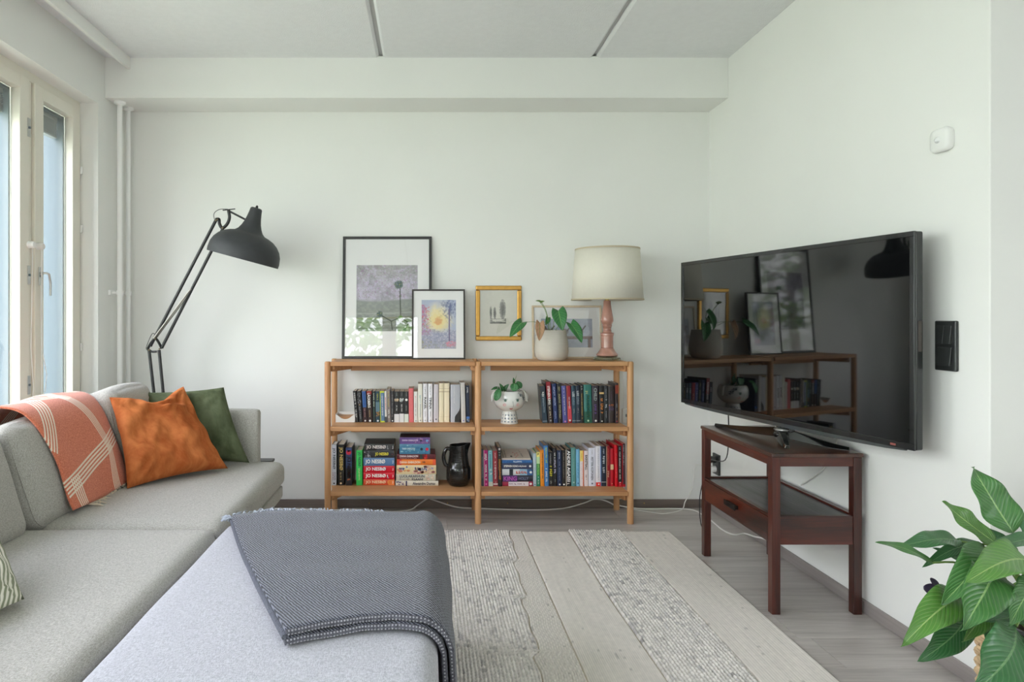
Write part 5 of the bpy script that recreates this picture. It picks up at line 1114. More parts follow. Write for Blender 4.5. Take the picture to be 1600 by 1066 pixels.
# ------------------------------------------------------------------ upholstery
def softbox(size, r, n=22, puff=(0, 0, 0), M=None, seed=0, amp=0, freq=5, power=2.0):
    """rounded, slightly stuffed block centred on the origin, then moved by M"""
    g = G(); hx, hy, hz = [s / 2 for s in size]; tt_ = [math.sin((i / n - .5) * PI) * .5 + (i / n - .5) for i in range(n + 1)]; idx = {}
    def vert(p):
        key = tuple(round(c, 6) for c in p)
        if key in idx: return idx[key]
        u, v, w_ = p; pos = Vector((u * hx, v * hy, w_ * hz)); inn = Vector((max(-hx + r, min(hx - r, pos.x)), max(-hy + r, min(hy - r, pos.y)), max(-hz + r, min(hz - r, pos.z))))
        d = pos - inn
        if d.length > 1e-9: pos = inn + d.normalized() * r
        pos += Vector((puff[0] * u * (1 - v * v) * (1 - w_ * w_), puff[1] * v * (1 - u * u) * (1 - w_ * w_), puff[2] * w_ * (1 - abs(u) ** 2.5) * (1 - abs(v) ** 2.5)))
        if amp: pos += Vector((noise.noise(pos * freq + Vector((seed, 0, 0))), noise.noise(pos * freq + Vector((0, seed + 9, 0))), noise.noise(pos * freq + Vector((0, 0, seed + 5))))) * amp
        if M: pos = M @ pos
        idx[key] = len(g.v); g.v.append(tuple(pos)); return idx[key]
    for ax in range(3):
        for s in (-1, 1):
            for i in range(n):
                for j in range(n):
                    q = []
                    for (a, b) in ((i, j), (i + 1, j), (i + 1, j + 1), (i, j + 1)):
                        p = [0, 0, 0]; p[ax] = s; p[(ax + 1) % 3] = tt_[a]; p[(ax + 2) % 3] = tt_[b]; q.append(vert(p))
                    if len(set(q)) == 4: g.f.append(tuple(q if s > 0 else reversed(q)))
    return g
def T(x, y, z): return Matrix.Translation((x, y, z))
M_sofa = weave('grey_sofa_weave', rgb(150, 147, 139), rgb(188, 185, 178), s=330, bump=.35, dist=.0010)
M_otto = weave('ottoman_weave_cool_lit', rgb(156, 156, 162), rgb(194, 194, 201), s=330, bump=.35, dist=.0010)  # same fabric as the sofa, with cool daylight put into the colour
M_leg = mat('black_sofa_leg', rgb(34, 32, 31), .5, var=.03)
sofa = thing('sofa', 'long pale grey sofa along the window wall with loose back cushions', 'sofa', (-1.25, 2.0, 0))
def sb(name, x0, x1, y0, y1, z0, z1, r, puff, m=M_sofa, par=sofa, n=22, amp=.003, seed=0):
    g = softbox((x1 - x0, y1 - y0, z1 - z0), r, n, puff, T((x0 + x1) / 2, (y0 + y1) / 2, (z0 + z1) / 2), seed, amp, 4); return put(name, g, m, par, smooth=True)
sb('seat_cushion', -1.64, -.705, 2.228, 3.262, .308, .430, .044, (.0, .0, .012), seed=1, n=26)
sb('seat_cushion', -1.64, -.708, .30, 2.224, .308, .430, .044, (.0, .0, .014), seed=2, n=26)
sb('seat_base', -1.78, -.716, .30, 3.250, .245, .312, .016, (0, 0, 0), n=18, amp=.001)
sb('back_frame', -1.795, -1.665, .25, 3.265, .16, .63, .04, (0, 0, 0), n=14)
sb('end_panel', -1.66, -.832, 3.205, 3.272, .16, .690, .022, (.0, .006, 0), n=16, seed=4)
for (x, y) in ((-1.70, .45), (-.80, .45), (-1.70, 3.15), (-.80, 3.10), (-1.70, 1.9), (-.80, 1.9)):
    put('leg', G().box(x - .02, x + .02, y - .02, y + .02, 0, .24), M_leg, sofa, bevel=.003)
def back_cushion(y0, y1, xb, hgt, th, seed, zt=.425, thick=.19, yaw=0):
    w_ = y1 - y0; a = R(th)
    hd = Vector((-math.sin(a), 0, math.cos(a))); n = Vector((math.cos(a), 0, math.sin(a))); wv = Vector((0, 1, 0))
    c = Vector((xb, (y0 + y1) / 2, zt)) + hd * hgt / 2 - n * thick / 2
    M = Matrix((( wv.x, hd.x, n.x, c.x), (wv.y, hd.y, n.y, c.y), (wv.z, hd.z, n.z, c.z), (0, 0, 0, 1)))
    if yaw: M = T(xb, (y0 + y1) / 2, 0) @ Matrix.Rotation(R(yaw), 4, 'Z') @ T(-xb, -(y0 + y1) / 2, 0) @ M
    g = softbox((w_, hgt, thick), .05, 24, (.006, .012, .022), M, seed, .008, 6); o = put('back_cushion', g, M_sofa, sofa, smooth=True)
    p = G(); pts = []; hw, hh, r = w_ / 2 - .012, hgt / 2 - .012, .045; zz = thick / 2 - .028
    for (cx, cy, a0) in ((hw - r, hh - r, 0), (-hw + r, hh - r, 90), (-hw + r, -hh + r, 180), (hw - r, -hh + r, 270)):
        for q in range(7):
            t = R(a0 + q * 15); pts.append(Vector((cx + (r + .006) * math.cos(t), cy + (r + .006) * math.sin(t), zz)))
    pts.append(pts[0]); out = []
    for v in pts:
        v2 = v.copy(); out.append(M @ (v2 + Vector((noise.noise(v2 * 6 + Vector((seed, 0, 0))), noise.noise(v2 * 6 + Vector((0, seed + 9, 0))), 0)) * .008))
    p.tube(out, .003, 6, caps=False); put('piping', p, M_sofa, o, smooth=60)
    return M
back_cushion(.50, 1.36, -1.31, .37, 19, 11)
back_cushion(1.38, 2.185, -1.305, .385, 19, 12)
back_cushion(2.20, 2.785, -1.285, .385, 19, 13)
back_cushion(2.80, 3.195, -1.25, .425, 15, 14)

ott = thing('ottoman', 'square pale grey ottoman in front of the sofa, half under the grey blanket', 'ottoman', (-.34, 1.77, 0))
sb('seat_cushion', -.702, .022, 1.225, 2.300, .27, .430, .047, (0, 0, .010), M_otto, ott, n=26, seed=7)
sb('base', -.69, .008, 1.24, 2.288, .10, .275, .03, (0, 0, 0), M_otto, ott, n=12)
for (x, y) in ((-.61, 1.32), (-.06, 1.32), (-.61, 2.22), (-.06, 2.22)):
    put('leg', G().box(x - .02, x + .02, y - .02, y + .02, 0.0085, .105), M_leg, ott, bevel=.003)

def pillow(name, label, BL, BR, TR, TL, thick, m, n=30, pull=.07, wr=.006, seed=0, dip=None, flip=1, group=None):
    BL, BR, TR, TL = [Vector(v) for v in (BL, BR, TR, TL)]; nn = ((BR - BL).cross(TL - BL)).normalized() * flip; up = ((TL + TR) - (BL + BR)).normalized()
    L = (BR - BL).length; g = G()
    def fn(side):
        def f(u, v):
            a, b = 2 * u - 1, 2 * v - 1; a2 = a * (1 - pull * (1 - b * b)); b2 = b * (1 - pull * (1 - a * a)); uu, vv = (a2 + 1) / 2, (b2 + 1) / 2
            p = (BL * (1 - uu) + BR * uu) * (1 - vv) + (TL * (1 - uu) + TR * uu) * vv
            q = max(0, (1 - a * a) * (1 - b * b)); th = thick * q ** .42
            edge = min(1, q * 6)
            w_ = noise.noise(Vector((a * 2.2 + seed, b * 2.2, side * .7))) * 1.6 + noise.noise(Vector((a * 5 + seed, b * 3.5 - a * 3, side))) * .8
            for (ca, cb) in ((-1, -1), (1, -1), (1, 1), (-1, 1)):          # folds running out of the corners
                da, db = a - ca, b - cb; rr = math.hypot(da, db); w_ += math.sin(math.atan2(db, da) * 11 + seed) * max(0, .75 - rr) * 1.6
            p = p + nn * (side * th + (wr * w_ * edge)) 
            if dip:
                da, db, s = dip; k = math.exp(-((a - da) / s) ** 2) * max(0, (b - .1) / .9) ** 1.5; p = p - up * db * k + nn * (.35 * db * k * math.sin((a - da) * 7 + .6) * edge)
                p = p + nn * (.030 * math.exp(-((b - .62 + .25 * (a - da)) / .10) ** 2) * math.exp(-((a - da - .1) / .42) ** 2)) * edge - nn * (.030 * math.exp(-((b - .80 + .25 * (a - da)) / .09) ** 2) * math.exp(-((a - da - .1) / .45) ** 2)) * edge
            return p
        return f
    g.grid(fn(1), n, n); k = len(g.v); h = G(); h.grid(fn(-1), n, n)
    g.v += h.v; g.f += [tuple(reversed([i + k for i in q])) for q in h.f]; g.uv.update({i + k: uv for i, uv in h.uv.items()})
    return put(name, g, m, None, label, 'cushion', group, smooth=True, weld=True)
def velvet(name, c1, c2, sc_=6):
    m = bpy.data.materials.new(name); m.use_nodes = True; MATS[name] = m; t = m.node_tree; b = t.nodes['Principled BSDF']
    b.inputs['Roughness'].default_value = .85; b.inputs['Sheen Weight'].default_value = .55; b.inputs['Sheen Roughness'].default_value = .4; b.inputs['Sheen Tint'].default_value = c2; b.inputs['Specular IOR Level'].default_value = .15
    tcn = N(t, 'ShaderNodeTexCoord'); nz = N(t, 'ShaderNodeTexNoise'); nz.inputs['Scale'].default_value = sc_; nz.inputs['Detail'].default_value = 6; nz.inputs['Distortion'].default_value = .25; nz.inputs['Roughness'].default_value = .65
    mv = N(t, 'ShaderNodeMapping'); mv.inputs['Rotation'].default_value = (.5, .6, .3); mv.inputs['Scale'].default_value = (1, 2.2, .7); t.links.new(tcn.outputs['Object'], mv.inputs[0]); t.links.new(mv.outputs[0], nz.inputs['Vector'])
    mr = N(t, 'ShaderNodeMapRange'); mr.inputs['From Min'].default_value = .36; mr.inputs['From Max'].default_value = .66; t.links.new(nz.outputs[0], mr.inputs[0])
    mx = N(t, 'ShaderNodeMix', data_type='RGBA'); mx.inputs[6].default_value = c1; mx.inputs[7].default_value = c2; t.links.new(mr.outputs[0], mx.inputs[0]); t.links.new(mx.outputs[2], b.inputs['Base Color'])  # lighter streaks put the pile's highlights into the base colour
    n2 = N(t, 'ShaderNodeTexNoise'); n2.inputs['Scale'].default_value = 500; t.links.new(tcn.outputs['Object'], n2.inputs['Vector'])
    bp = N(t, 'ShaderNodeBump'); bp.inputs['Strength'].default_value = .25; bp.inputs['Distance'].default_value = .001; t.links.new(n2.outputs[0], bp.inputs['Height']); t.links.new(bp.outputs[0], b.inputs['Normal'])
    return m
M_or = velvet('orange_velvet', rgb(164, 84, 40), rgb(202, 122, 70), 9); M_gr = velvet('green_velvet', rgb(70, 78, 54), rgb(98, 106, 80), 10)
pillow('cushion', 'green velvet cushion leaning on the sofa end panel, behind the orange one', (-1.30, 3.10, .452), (-.845, 3.10, .452), (-.985, 3.155, .805), (-1.395, 3.12, .785), .045, M_gr, pull=.06, wr=.010, seed=3)
pillow('cushion', 'large crumpled orange velvet cushion in the middle of the sofa', (-1.222, 2.655, .445), (-.912, 2.985, .452), (-1.165, 3.115, .815), (-1.365, 2.80, .800), .070, M_or, pull=.075, wr=.016, seed=8, dip=(.1, .05, .5))
# striped cushion at the left
def stripemat(name, c1, c2, freq, dist=.35, horizontal=False):
    m = bpy.data.materials.new(name); m.use_nodes = True; MATS[name] = m; t = m.node_tree; b = t.nodes['Principled BSDF']; b.inputs['Roughness'].default_value = .9; b.inputs['Specular IOR Level'].default_value = .2
    tcn = N(t, 'ShaderNodeTexCoord'); wv = N(t, 'ShaderNodeTexWave', bands_direction='Y' if horizontal else 'X'); wv.inputs['Scale'].default_value = freq; wv.inputs['Distortion'].default_value = dist; wv.inputs['Detail'].default_value = 2; wv.inputs['Detail Scale'].default_value = .6
    t.links.new(tcn.outputs['UV'], wv.inputs['Vector']); rp_ = N(t, 'ShaderNodeValToRGB'); rp_.color_ramp.elements[0].position = .35; rp_.color_ramp.elements[0].color = c1; rp_.color_ramp.elements[1].position = .6; rp_.color_ramp.elements[1].color = c2
    t.links.new(wv.outputs['Fac'], rp_.inputs[0]); t.links.new(rp_.outputs[0], b.inputs['Base Color']); return m
M_st = stripemat('cream_green_stripes', rgb(142, 146, 122), rgb(226, 223, 208), 9.5, 1.2)
pillow('cushion', 'cream cushion with thin sage stripes at the near end of the sofa', (-1.12, 1.20, .452), (-.972, 1.575, .462), (-1.20, 1.80, .590), (-1.38, 1.45, .78), .075, M_st, pull=.03, wr=.012, seed=5)

# ------------------------------------------------------------------ blankets
def bandmat(name, base, base2, line, bands, W, H, weave_s=90):
    m = bpy.data.materials.new(name); m.use_nodes = True; MATS[name] = m; t = m.node_tree; b = t.nodes['Principled BSDF']; b.inputs['Roughness'].default_value = .95; b.inputs['Sheen Weight'].default_value = .3; b.inputs['Specular IOR Level'].default_value = .15
    tcn = N(t, 'ShaderNodeTexCoord'); sp = N(t, 'ShaderNodeSeparateXYZ'); t.links.new(tcn.outputs['UV'], sp.inputs[0])
    def Mh(op, a, b_=None):
        n = N(t, 'ShaderNodeMath', operation=op)
        for i, v in enumerate((a, b_)):
            if v is None: continue
            if isinstance(v, (int, float)): n.inputs[i].default_value = v
            else: t.links.new(v, n.inputs[i])
        return n.outputs[0]
    X = Mh('MULTIPLY', sp.outputs[0], W); Y = Mh('MULTIPLY', sp.outputs[1], H); tot = None
    for (u0, v0, u1, v1, hw, cnt) in bands:
        x0, y0, x1, y1 = u0 * W, v0 * H, u1 * W, v1 * H; L = math.hypot(x1 - x0, y1 - y0); dx, dy = (x1 - x0) / L, (y1 - y0) / L
        al = Mh('SUBTRACT', Mh('ADD', Mh('MULTIPLY', X, dx), Mh('MULTIPLY', Y, dy)), x0 * dx + y0 * dy)
        d = Mh('SUBTRACT', Mh('ADD', Mh('MULTIPLY', X, -dy), Mh('MULTIPLY', Y, dx)), -x0 * dy + y0 * dx)
        inside = Mh('MULTIPLY', Mh('LESS_THAN', Mh('ABSOLUTE', d), hw), Mh('MULTIPLY', Mh('GREATER_THAN', al, 0.0), Mh('LESS_THAN', al, L)))
        st = Mh('LESS_THAN', Mh('FRACT', Mh('MULTIPLY', Mh('ADD', d, hw), cnt / (2 * hw))), .52); r = Mh('MULTIPLY', inside, st); tot = r if tot is None else Mh('MAXIMUM', tot, r)
    nz = N(t, 'ShaderNodeTexNoise'); nz.inputs['Scale'].default_value = 260; nz.inputs['Detail'].default_value = 3; t.links.new(tcn.outputs['Object'], nz.inputs['Vector'])
    mr = N(t, 'ShaderNodeMapRange'); mr.inputs['From Min'].default_value = .35; mr.inputs['From Max'].default_value = .65; t.links.new(nz.outputs[0], mr.inputs[0])
    m1 = N(t, 'ShaderNodeMix', data_type='RGBA'); m1.inputs[6].default_value = base; m1.inputs[7].default_value = base2; t.links.new(mr.outputs[0], m1.inputs[0])
    m2 = N(t, 'ShaderNodeMix', data_type='RGBA'); t.links.new(m1.outputs[2], m2.inputs[6]); m2.inputs[7].default_value = line; t.links.new(tot, m2.inputs[0]); t.links.new(m2.outputs[2], b.inputs['Base Color'])
    bp = N(t, 'ShaderNodeBump'); bp.inputs['Strength'].default_value = .5; bp.inputs['Distance'].default_value = .001; t.links.new(nz.outputs[0], bp.inputs['Height']); t.links.new(bp.outputs[0], b.inputs['Normal']); return m
M_thr = bandmat('terracotta_wool', rgb(190, 100, 72), rgb(220, 134, 104), rgb(232, 216, 196), [
    (0, .09, 1, .245, .028, 5), (.74, 0, .77, .2, .024, 5), (.78, .17, .56, .53, .025, 5), (.34, .54, .0, .26, .028, 5), (.0, .60, .62, .52, .026, 5), (.50, .86, .62, .47, .030, 5), (.14, .13, .17, 0, .028, 5), (.7, .62, 1, .55, .024, 4)], .46, .70)
path = [Vector(p) for p in ((-1.262, .455), (-1.285, .50), (-1.322, .60), (-1.365, .69), (-1.402, .755), (-1.445, .800), (-1.50, .818), (-1.56, .810), (-1.61, .775), (-1.655, .705), (-1.70, .650), (-1.78, .640), (-1.805, .60))]
sp_ = spline([Vector((p.x, 0, p.y)) for p in path], 6); ln = [0]
for a, b in zip(sp_, sp_[1:]): ln.append(ln[-1] + (b - a).length)
def along(v):
    s = v * ln[-1]
    for i in range(len(ln) - 1):
        if ln[i + 1] >= s - 1e-9: f = (s - ln[i]) / (ln[i + 1] - ln[i]); return sp_[i].lerp(sp_[i + 1], f)
    return sp_[-1]
def thr(u, v):
    p = along(v); a = 2.315 + .02 * math.sin(PI * min(1, v / .55)) - .02 * min(1, v / .55) - (.14 * max(0, v - .55) / .45); b = 2.752 + .06 * min(1, v / .5)
    y = a + (b - a) * u; o = .004 * math.sin(u * 9 + v * 5) + .003 * noise.noise(Vector((u * 4, v * 6, 2)))
    puff = .018 * (1 - (2 * u - 1) ** 2) * math.sin(PI * min(1, v / .6))
    n = Vector((math.cos(R(20)), 0, math.sin(R(20)))) if v < .55 else Vector((0, 0, 1))
    low = max(0, .06 - v) / .06 * .012 * (1 - abs(2 * u - 1))
    return Vector((p.x, y, p.z - low)) + n * (o + puff + .004)
tw = thing('throw_blanket', 'terracotta wool throw with cream lines draped over a sofa back cushion', 'blanket', (-1.4, 2.6, .43))
put('cloth', G().grid(thr, 36, 60), M_thr, tw, smooth=True, solid=.006, soff=1)
g = G(); rnd = random.Random(2); M_fr = mat('cream_yarn', rgb(214, 200, 178), .95, var=.08, vscale=90)
for i in range(26):
    u = .22 + .75 * i / 26; p = thr(u, 0.0); e = p + Vector((rnd.uniform(.02, .05), rnd.uniform(-.03, .02), 0)); e.z = .4425
    if i > 8: e = p + Vector((rnd.uniform(.004, .012), rnd.uniform(-.01, .01), -.004))
    m_ = (p + e) / 2 + Vector((rnd.uniform(0, .01), rnd.uniform(-.012, .012), .004)); g.tube(spline([p, m_, e], 4), .0016, 5)
put('fringe', g, M_fr, tw, kind='stuff')

M_gb = None
def twill(name):
    m = bpy.data.materials.new(name); m.use_nodes = True; MATS[name] = m; t = m.node_tree; b = t.nodes['Principled BSDF']; b.inputs['Roughness'].default_value = .95; b.inputs['Sheen Weight'].default_value = .3; b.inputs['Specular IOR Level'].default_value = .1
    tcn = N(t, 'ShaderNodeTexCoord'); mp = N(t, 'ShaderNodeMapping'); mp.inputs['Rotation'].default_value = (0, 0, R(53)); t.links.new(tcn.outputs['UV'], mp.inputs[0])
    w1 = N(t, 'ShaderNodeTexWave', bands_direction='X'); w1.inputs['Scale'].default_value = 60; w1.inputs['Distortion'].default_value = 1.0; w1.inputs['Detail'].default_value = 1
    w2 = N(t, 'ShaderNodeTexWave', bands_direction='Y'); w2.inputs['Scale'].default_value = 44; w2.inputs['Distortion'].default_value = 2.5; w2.inputs['Detail'].default_value = 1
    for q in (w1, w2): t.links.new(mp.outputs[0], q.inputs['Vector'])
    nz = N(t, 'ShaderNodeTexNoise'); nz.inputs['Scale'].default_value = 170; nz.inputs['Detail'].default_value = 3; t.links.new(tcn.outputs['UV'], nz.inputs['Vector'])
    def Mh(op, a, b_):
        n = N(t, 'ShaderNodeMath', operation=op)
        for i, v in enumerate((a, b_)):
            if isinstance(v, (int, float)): n.inputs[i].default_value = v
            else: t.links.new(v, n.inputs[i])
        return n.outputs[0]
    h = Mh('ADD', Mh('MULTIPLY', w2.outputs['Fac'], Mh('ADD', Mh('MULTIPLY', w1.outputs['Fac'], .5), .35)), Mh('MULTIPLY', nz.outputs[0], .75))
    rp_ = N(t, 'ShaderNodeValToRGB'); e = rp_.color_ramp.elements; e[0].position = .38; e[0].color = rgb(34, 36, 44); e[1].position = 1.0; e[1].color = rgb(144, 147, 162); k = e.new(.62); k.color = rgb(54, 57, 67)
    t.links.new(h, rp_.inputs[0]); t.links.new(rp_.outputs[0], b.inputs['Base Color'])
    bp = N(t, 'ShaderNodeBump'); bp.inputs['Strength'].default_value = .9; bp.inputs['Distance'].default_value = .002; t.links.new(h, bp.inputs['Height']); t.links.new(bp.outputs[0], b.inputs['Normal']); return m
M_gb = twill('blue_grey_twill_wool')
def gblank(lift, inset, zlow):
    def f(u, v):
        # near edge (v = 0) and far edge (v = 1) as plan curves; u runs from the left edge across and down the right side
        xl = -.305 - .368 * v - .012 * math.sin(PI * v); ut = .62
        if u < ut:
            s = u / ut; x = xl + (-.028 - xl) * s; z = .4415; a = 0
        else:
            s = (u - ut) / (1 - ut); L = .07 + (.445 - .06 - zlow)
            q = s * L
            if q < .07 * 1.0: a = q / .07 * PI / 2; x = -.028 + .060 * math.sin(a); z = .4415 - .060 * (1 - math.cos(a))
            else: a = PI / 2; x = .032 + .010 * math.sin((q - .07) * 7 + v * 3) + .006 * noise.noise(Vector((v * 5, q * 5, 0))); z = .3815 - (q - .07)
        yn = 1.400 + .075 * math.sin(min(1, u / .55) * PI / 2) - (.035 * max(0, (u - .5) / .5)); yf = 2.238 + .055 * min(1, u / .10) + .006 * math.sin(u * 9)
        y = yn + inset + (yf - inset * .3 - yn - inset) * v
        if v > .96 and u < ut: z -= .006 * (v - .96) / .04
        o = lift + .0035 * noise.noise(Vector((u * 6, v * 6, lift * 50)))
        nx, nz_ = math.sin(a), math.cos(a)
        return Vector((x + nx * o, y, z + nz_ * o))
    return f
bl = thing('throw_blanket', 'blue grey woven wool blanket folded over the ottoman edge', 'blanket', (-.2, 1.85, .43))
def uvm(o, su_, sv_):
    ul = o.data.uv_layers[0].data
    for l in ul: l.uv = (l.uv[0] * su_, l.uv[1] * sv_)
for (lf, ins, zl, nm) in ((.006, -.006, .10, 'lower_fold'), (.0215, .006, .07, 'upper_fold')):
    gg = G().grid(gblank(lf, ins, zl), 72, 50)
    for i_, (uu_, vv_) in list(gg.uv.items()):
        p_ = gg.v[i_]; q_ = (p_[0] if uu_ < .62 else -.028 + (uu_ - .62) / .38 * (.07 + .385 - zl)); gg.uv[i_] = (q_ + 2, p_[1])
    o = put(nm, gg, M_gb, bl, smooth=True, solid=.011, soff=0)
g = G(); f = gblank(.0215, .006, .07)
M_rib = mat('ribbed_wool_hem', rgb(84, 84, 92), .95, var=.5, vscale=160, bump=1, bscale=200, bdist=.003)
for lf_, ins_ in ((.006, -.006), (.0215, .006)):
    f2 = gblank(lf_, ins_, .08); g.tube([f2(u / 60, 0) + Vector((0, -.001, 0)) for u in range(61)], .0066, 8)
put('hem', g, M_rib, bl, smooth=60)
g = G()
for lf_, ins_ in ((.006, -.006), (.0215, .006)):
    f2 = gblank(lf_, ins_, .08); pts_ = [f2(u / 400, 0) + Vector((0, -.001, 0)) for u in range(401)]; acc = 0; prev = pts_[0]
    for p_ in pts_:
        acc += (p_ - prev).length; prev = p_
        if acc >= .0068:
            acc = 0
            for (dy, dz) in ((-.0055, -.0030), (-.0045, .0042)): g.lathe([(0, -.0022), (.0021, -.0012), (.0024, 0), (.0018, .0014), (0, .0022)], p_ + Vector((0, dy, dz)), 5)
put('purl_stitches', g, mat('pale_stitch_yarn', rgb(158, 158, 164), .95, var=.2, vscale=200), bl, kind='stuff')
g = G(); f2 = gblank(.014, 0, .08); g.tube([f2(0, v / 30) for v in range(31)], .0085, 8, flat=.8); put('side_hem', g, mat('dark_wool_edge', rgb(92, 94, 104), .95, var=.35, vscale=260, bump=1, bscale=300, bdist=.003), bl, smooth=60)
g = G(); rnd = random.Random(6)
for i in range(260):
    u = rnd.random() ** 1.3 * .5; p = f(u, 1.0); d = Vector((rnd.uniform(-.012, .008), rnd.uniform(.004, .024), 0)) * (1.7 if u < .14 else 1.0); e = p + d + Vector((0, 0, rnd.uniform(-.004, .008)))
    if u < .06 and rnd.random() < .6: p = f(0, 1 - rnd.random() * .03); e = p + Vector((rnd.uniform(-.035, -.008), rnd.uniform(-.012, .014), rnd.uniform(-.012, .004)))
    g.tube(spline([p, (p + e) / 2 + Vector((rnd.uniform(-.005, .005), rnd.uniform(-.004, .004), .005)), e], 3), .0019, 5)
put('fringe', g, mat('pale_grey_yarn', rgb(176, 182, 194), .95, var=.25, vscale=90), bl, kind='stuff')

# ------------------------------------------------------------------ rug of woven strips
def colmat(name, rough=.95):
    m = bpy.data.materials.new(name); m.use_nodes = True; MATS[name] = m; t = m.node_tree
    at = N(t, 'ShaderNodeAttribute', attribute_name='Col'); b = t.nodes['Principled BSDF']; b.inputs['Roughness'].default_value = rough; b.inputs['Specular IOR Level'].default_value = .15
    tcn = N(t, 'ShaderNodeTexCoord'); nz = N(t, 'ShaderNodeTexNoise'); nz.inputs['Scale'].default_value = 320; t.links.new(tcn.outputs['Object'], nz.inputs['Vector'])
    bp = N(t, 'ShaderNodeBump'); bp.inputs['Strength'].default_value = .5; bp.inputs['Distance'].default_value = .001; t.links.new(nz.outputs[0], bp.inputs['Height']); t.links.new(bp.outputs[0], b.inputs['Normal'])
    t.links.new(at.outputs['Color'], b.inputs['Base Color']); return m
M_rug = colmat('rug_wool')
rug = thing('rug', 'large cream rug of rough and smooth woven strips', 'rug', (.3, 2.2, 0))
def strip(x0, x1, kind, seed, nxd, nyd, ragged=0, y0=.95, y1=3.48):
    W_ = max(abs(x1(y0) - x0(y0)), abs(x1(y1) - x0(y1))); nx = max(6, int(W_ / nxd)); ny = int((y1 - y0) / nyd)
    U, V = np.meshgrid(np.linspace(0, 1, nx + 1), np.linspace(0, 1, ny + 1)); Y = y0 + (y1 - y0) * V
    X0 = np.array([x0(y) for y in Y[:, 0]])[:, None]; X1 = np.array([x1(y) for y in Y[:, 0]])[:, None]; X = X0 + (X1 - X0) * U
    S = (X - X0)                                       # distance from the strip's own edge
    if kind == 'knot':
        cx, cy = .0125, .019; col = np.floor(S / cx); yy = Y / cy + (col % 2) * .5 + vnoise(col * 3.1, Y * 0 + 1, seed) * 2 + (vnoise(col * 1.7, Y * 9, seed + 8) - .5) * .8; row_ = np.floor(yy)
        a = (S / cx - col) * 2 - 1; b = (yy - row_) * 2 - 1; r1 = vnoise(col * 7.13, row_ * 5.7, seed); r2 = vnoise(col * 3.7 + 50, row_ * 9.1, seed + 4)
        b2 = b + a * .35 * np.where(col % 2 > 0, 1, -1)
        dome = np.sqrt(np.clip(1 - (np.abs(a) ** 2.4 * .9 + np.abs(b2) ** 2.4 * .85), 0, 1)); Z = .0065 + .0075 * dome * (.75 + .5 * r1)
        sh = .90 + .12 * r1; fl_c = (fbm(X * 40, Y * 7, seed) > .50) & (r2 > .66)
        base = np.stack([238 * sh, 232 * sh, 227 * sh], -1); base = np.where(fl_c[..., None], base * np.array([.87, .87, .88]), base); base = np.where(((r2 > .95))[..., None], base * .84, base)
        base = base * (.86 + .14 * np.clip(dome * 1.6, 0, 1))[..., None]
    else:
        p = {'fine': .0075, 'ribbed': .010, 'check': .0085}[kind]; col = np.floor(S / p); a = (S / p - col) * 2 - 1; r1 = vnoise(col * 5.3, Y * 6, seed); rr = vnoise(np.floor(S / .05) * 3.3, Y * 0 + 2, seed)
        Z = .0065 + .0016 * np.sqrt(np.clip(1 - a * a, 0, 1)); q = .0
        if kind == 'check': q = np.where((np.floor(Y / .014) + col) % 2 > 0, 1.0, 0.0); Z = Z + .0015 * q
        wf = vnoise(X * 90, Y * 260, seed + 6); sh = .965 + .035 * r1 + .012 * rr + .05 * (wf - .5) - (.045 * (1 - q) if kind == 'check' else 0); fl_c = vnoise(col * 9.1, Y * 40, seed + 2) > .955
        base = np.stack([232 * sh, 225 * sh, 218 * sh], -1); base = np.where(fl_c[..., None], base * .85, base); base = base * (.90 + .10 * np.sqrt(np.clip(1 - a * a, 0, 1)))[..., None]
    e = np.minimum(np.minimum(S, X1 - X), np.minimum(y1 - Y, Y - y0)); Z = np.where(e < .0008, .0012, Z * np.clip(e / .004, .75, 1))
    Yo = Y + ((V > .995) * (vnoise(X * 60, X * 0, seed) - .5) * .010)
    co = np.stack([X, Yo, Z], -1).reshape(-1, 3) - np.array(ORI['rug']); me = bpy.data.meshes.new('woven_strip')
    n1 = nx + 1; i, j = np.meshgrid(np.arange(nx), np.arange(ny)); k_ = (j * n1 + i).ravel(); F_ = np.stack([k_, k_ + 1, k_ + n1 + 1, k_ + n1], -1)
    me.vertices.add(len(co)); me.vertices.foreach_set('co', co.ravel()); me.loops.add(F_.size); me.loops.foreach_set('vertex_index', F_.ravel()); me.polygons.add(len(F_)); me.polygons.foreach_set('loop_start', np.arange(0, F_.size, 4)); me.polygons.foreach_set('loop_total', np.full(len(F_), 4)); me.update(calc_edges=True)
    me.shade_smooth(); o = bpy.data.objects.new('woven_strip', me); C.objects.link(o); o.parent = rug; me.materials.append(M_rug)
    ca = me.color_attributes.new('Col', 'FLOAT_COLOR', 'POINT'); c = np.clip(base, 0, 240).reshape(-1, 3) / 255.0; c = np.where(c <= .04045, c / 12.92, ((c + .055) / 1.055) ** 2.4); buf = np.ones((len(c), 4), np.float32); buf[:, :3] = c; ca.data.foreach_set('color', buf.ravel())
cn = lambda v: (lambda y: v)
def rag(y):                                             # the left rough strip ends in steps where yarn was turned back
    t = (3.48 - y) / (3.48 - 2.04); s = (3.06, 2.66, 2.22, 1.7, 1.3); x = .435 - .012 * min(1, t / .3)
    for i, q in enumerate(s):
        if y < q: x -= .022
        x += .020 * math.exp(-((y - q + .012) / .012) ** 2)
    return x + .004 * math.sin(y * 31)
e2 = lambda y: .743 + .006 * math.sin(y * 4) ; e3 = lambda y: 1.030 + .004 * math.sin(y * 3 + 1)
strip(cn(-.60), cn(-.30), 'fine', 1, .004, .02); strip(cn(-.298), cn(.072), 'ribbed', 2, .004, .02)
strip(cn(.075), rag, 'knot', 3, .0032, .0055)
strip(lambda y: rag(y) + .002, cn(.50), 'check', 4, .0028, .0055, y1=3.472); strip(cn(.502), e2, 'fine', 5, .0025, .012, y1=3.472)
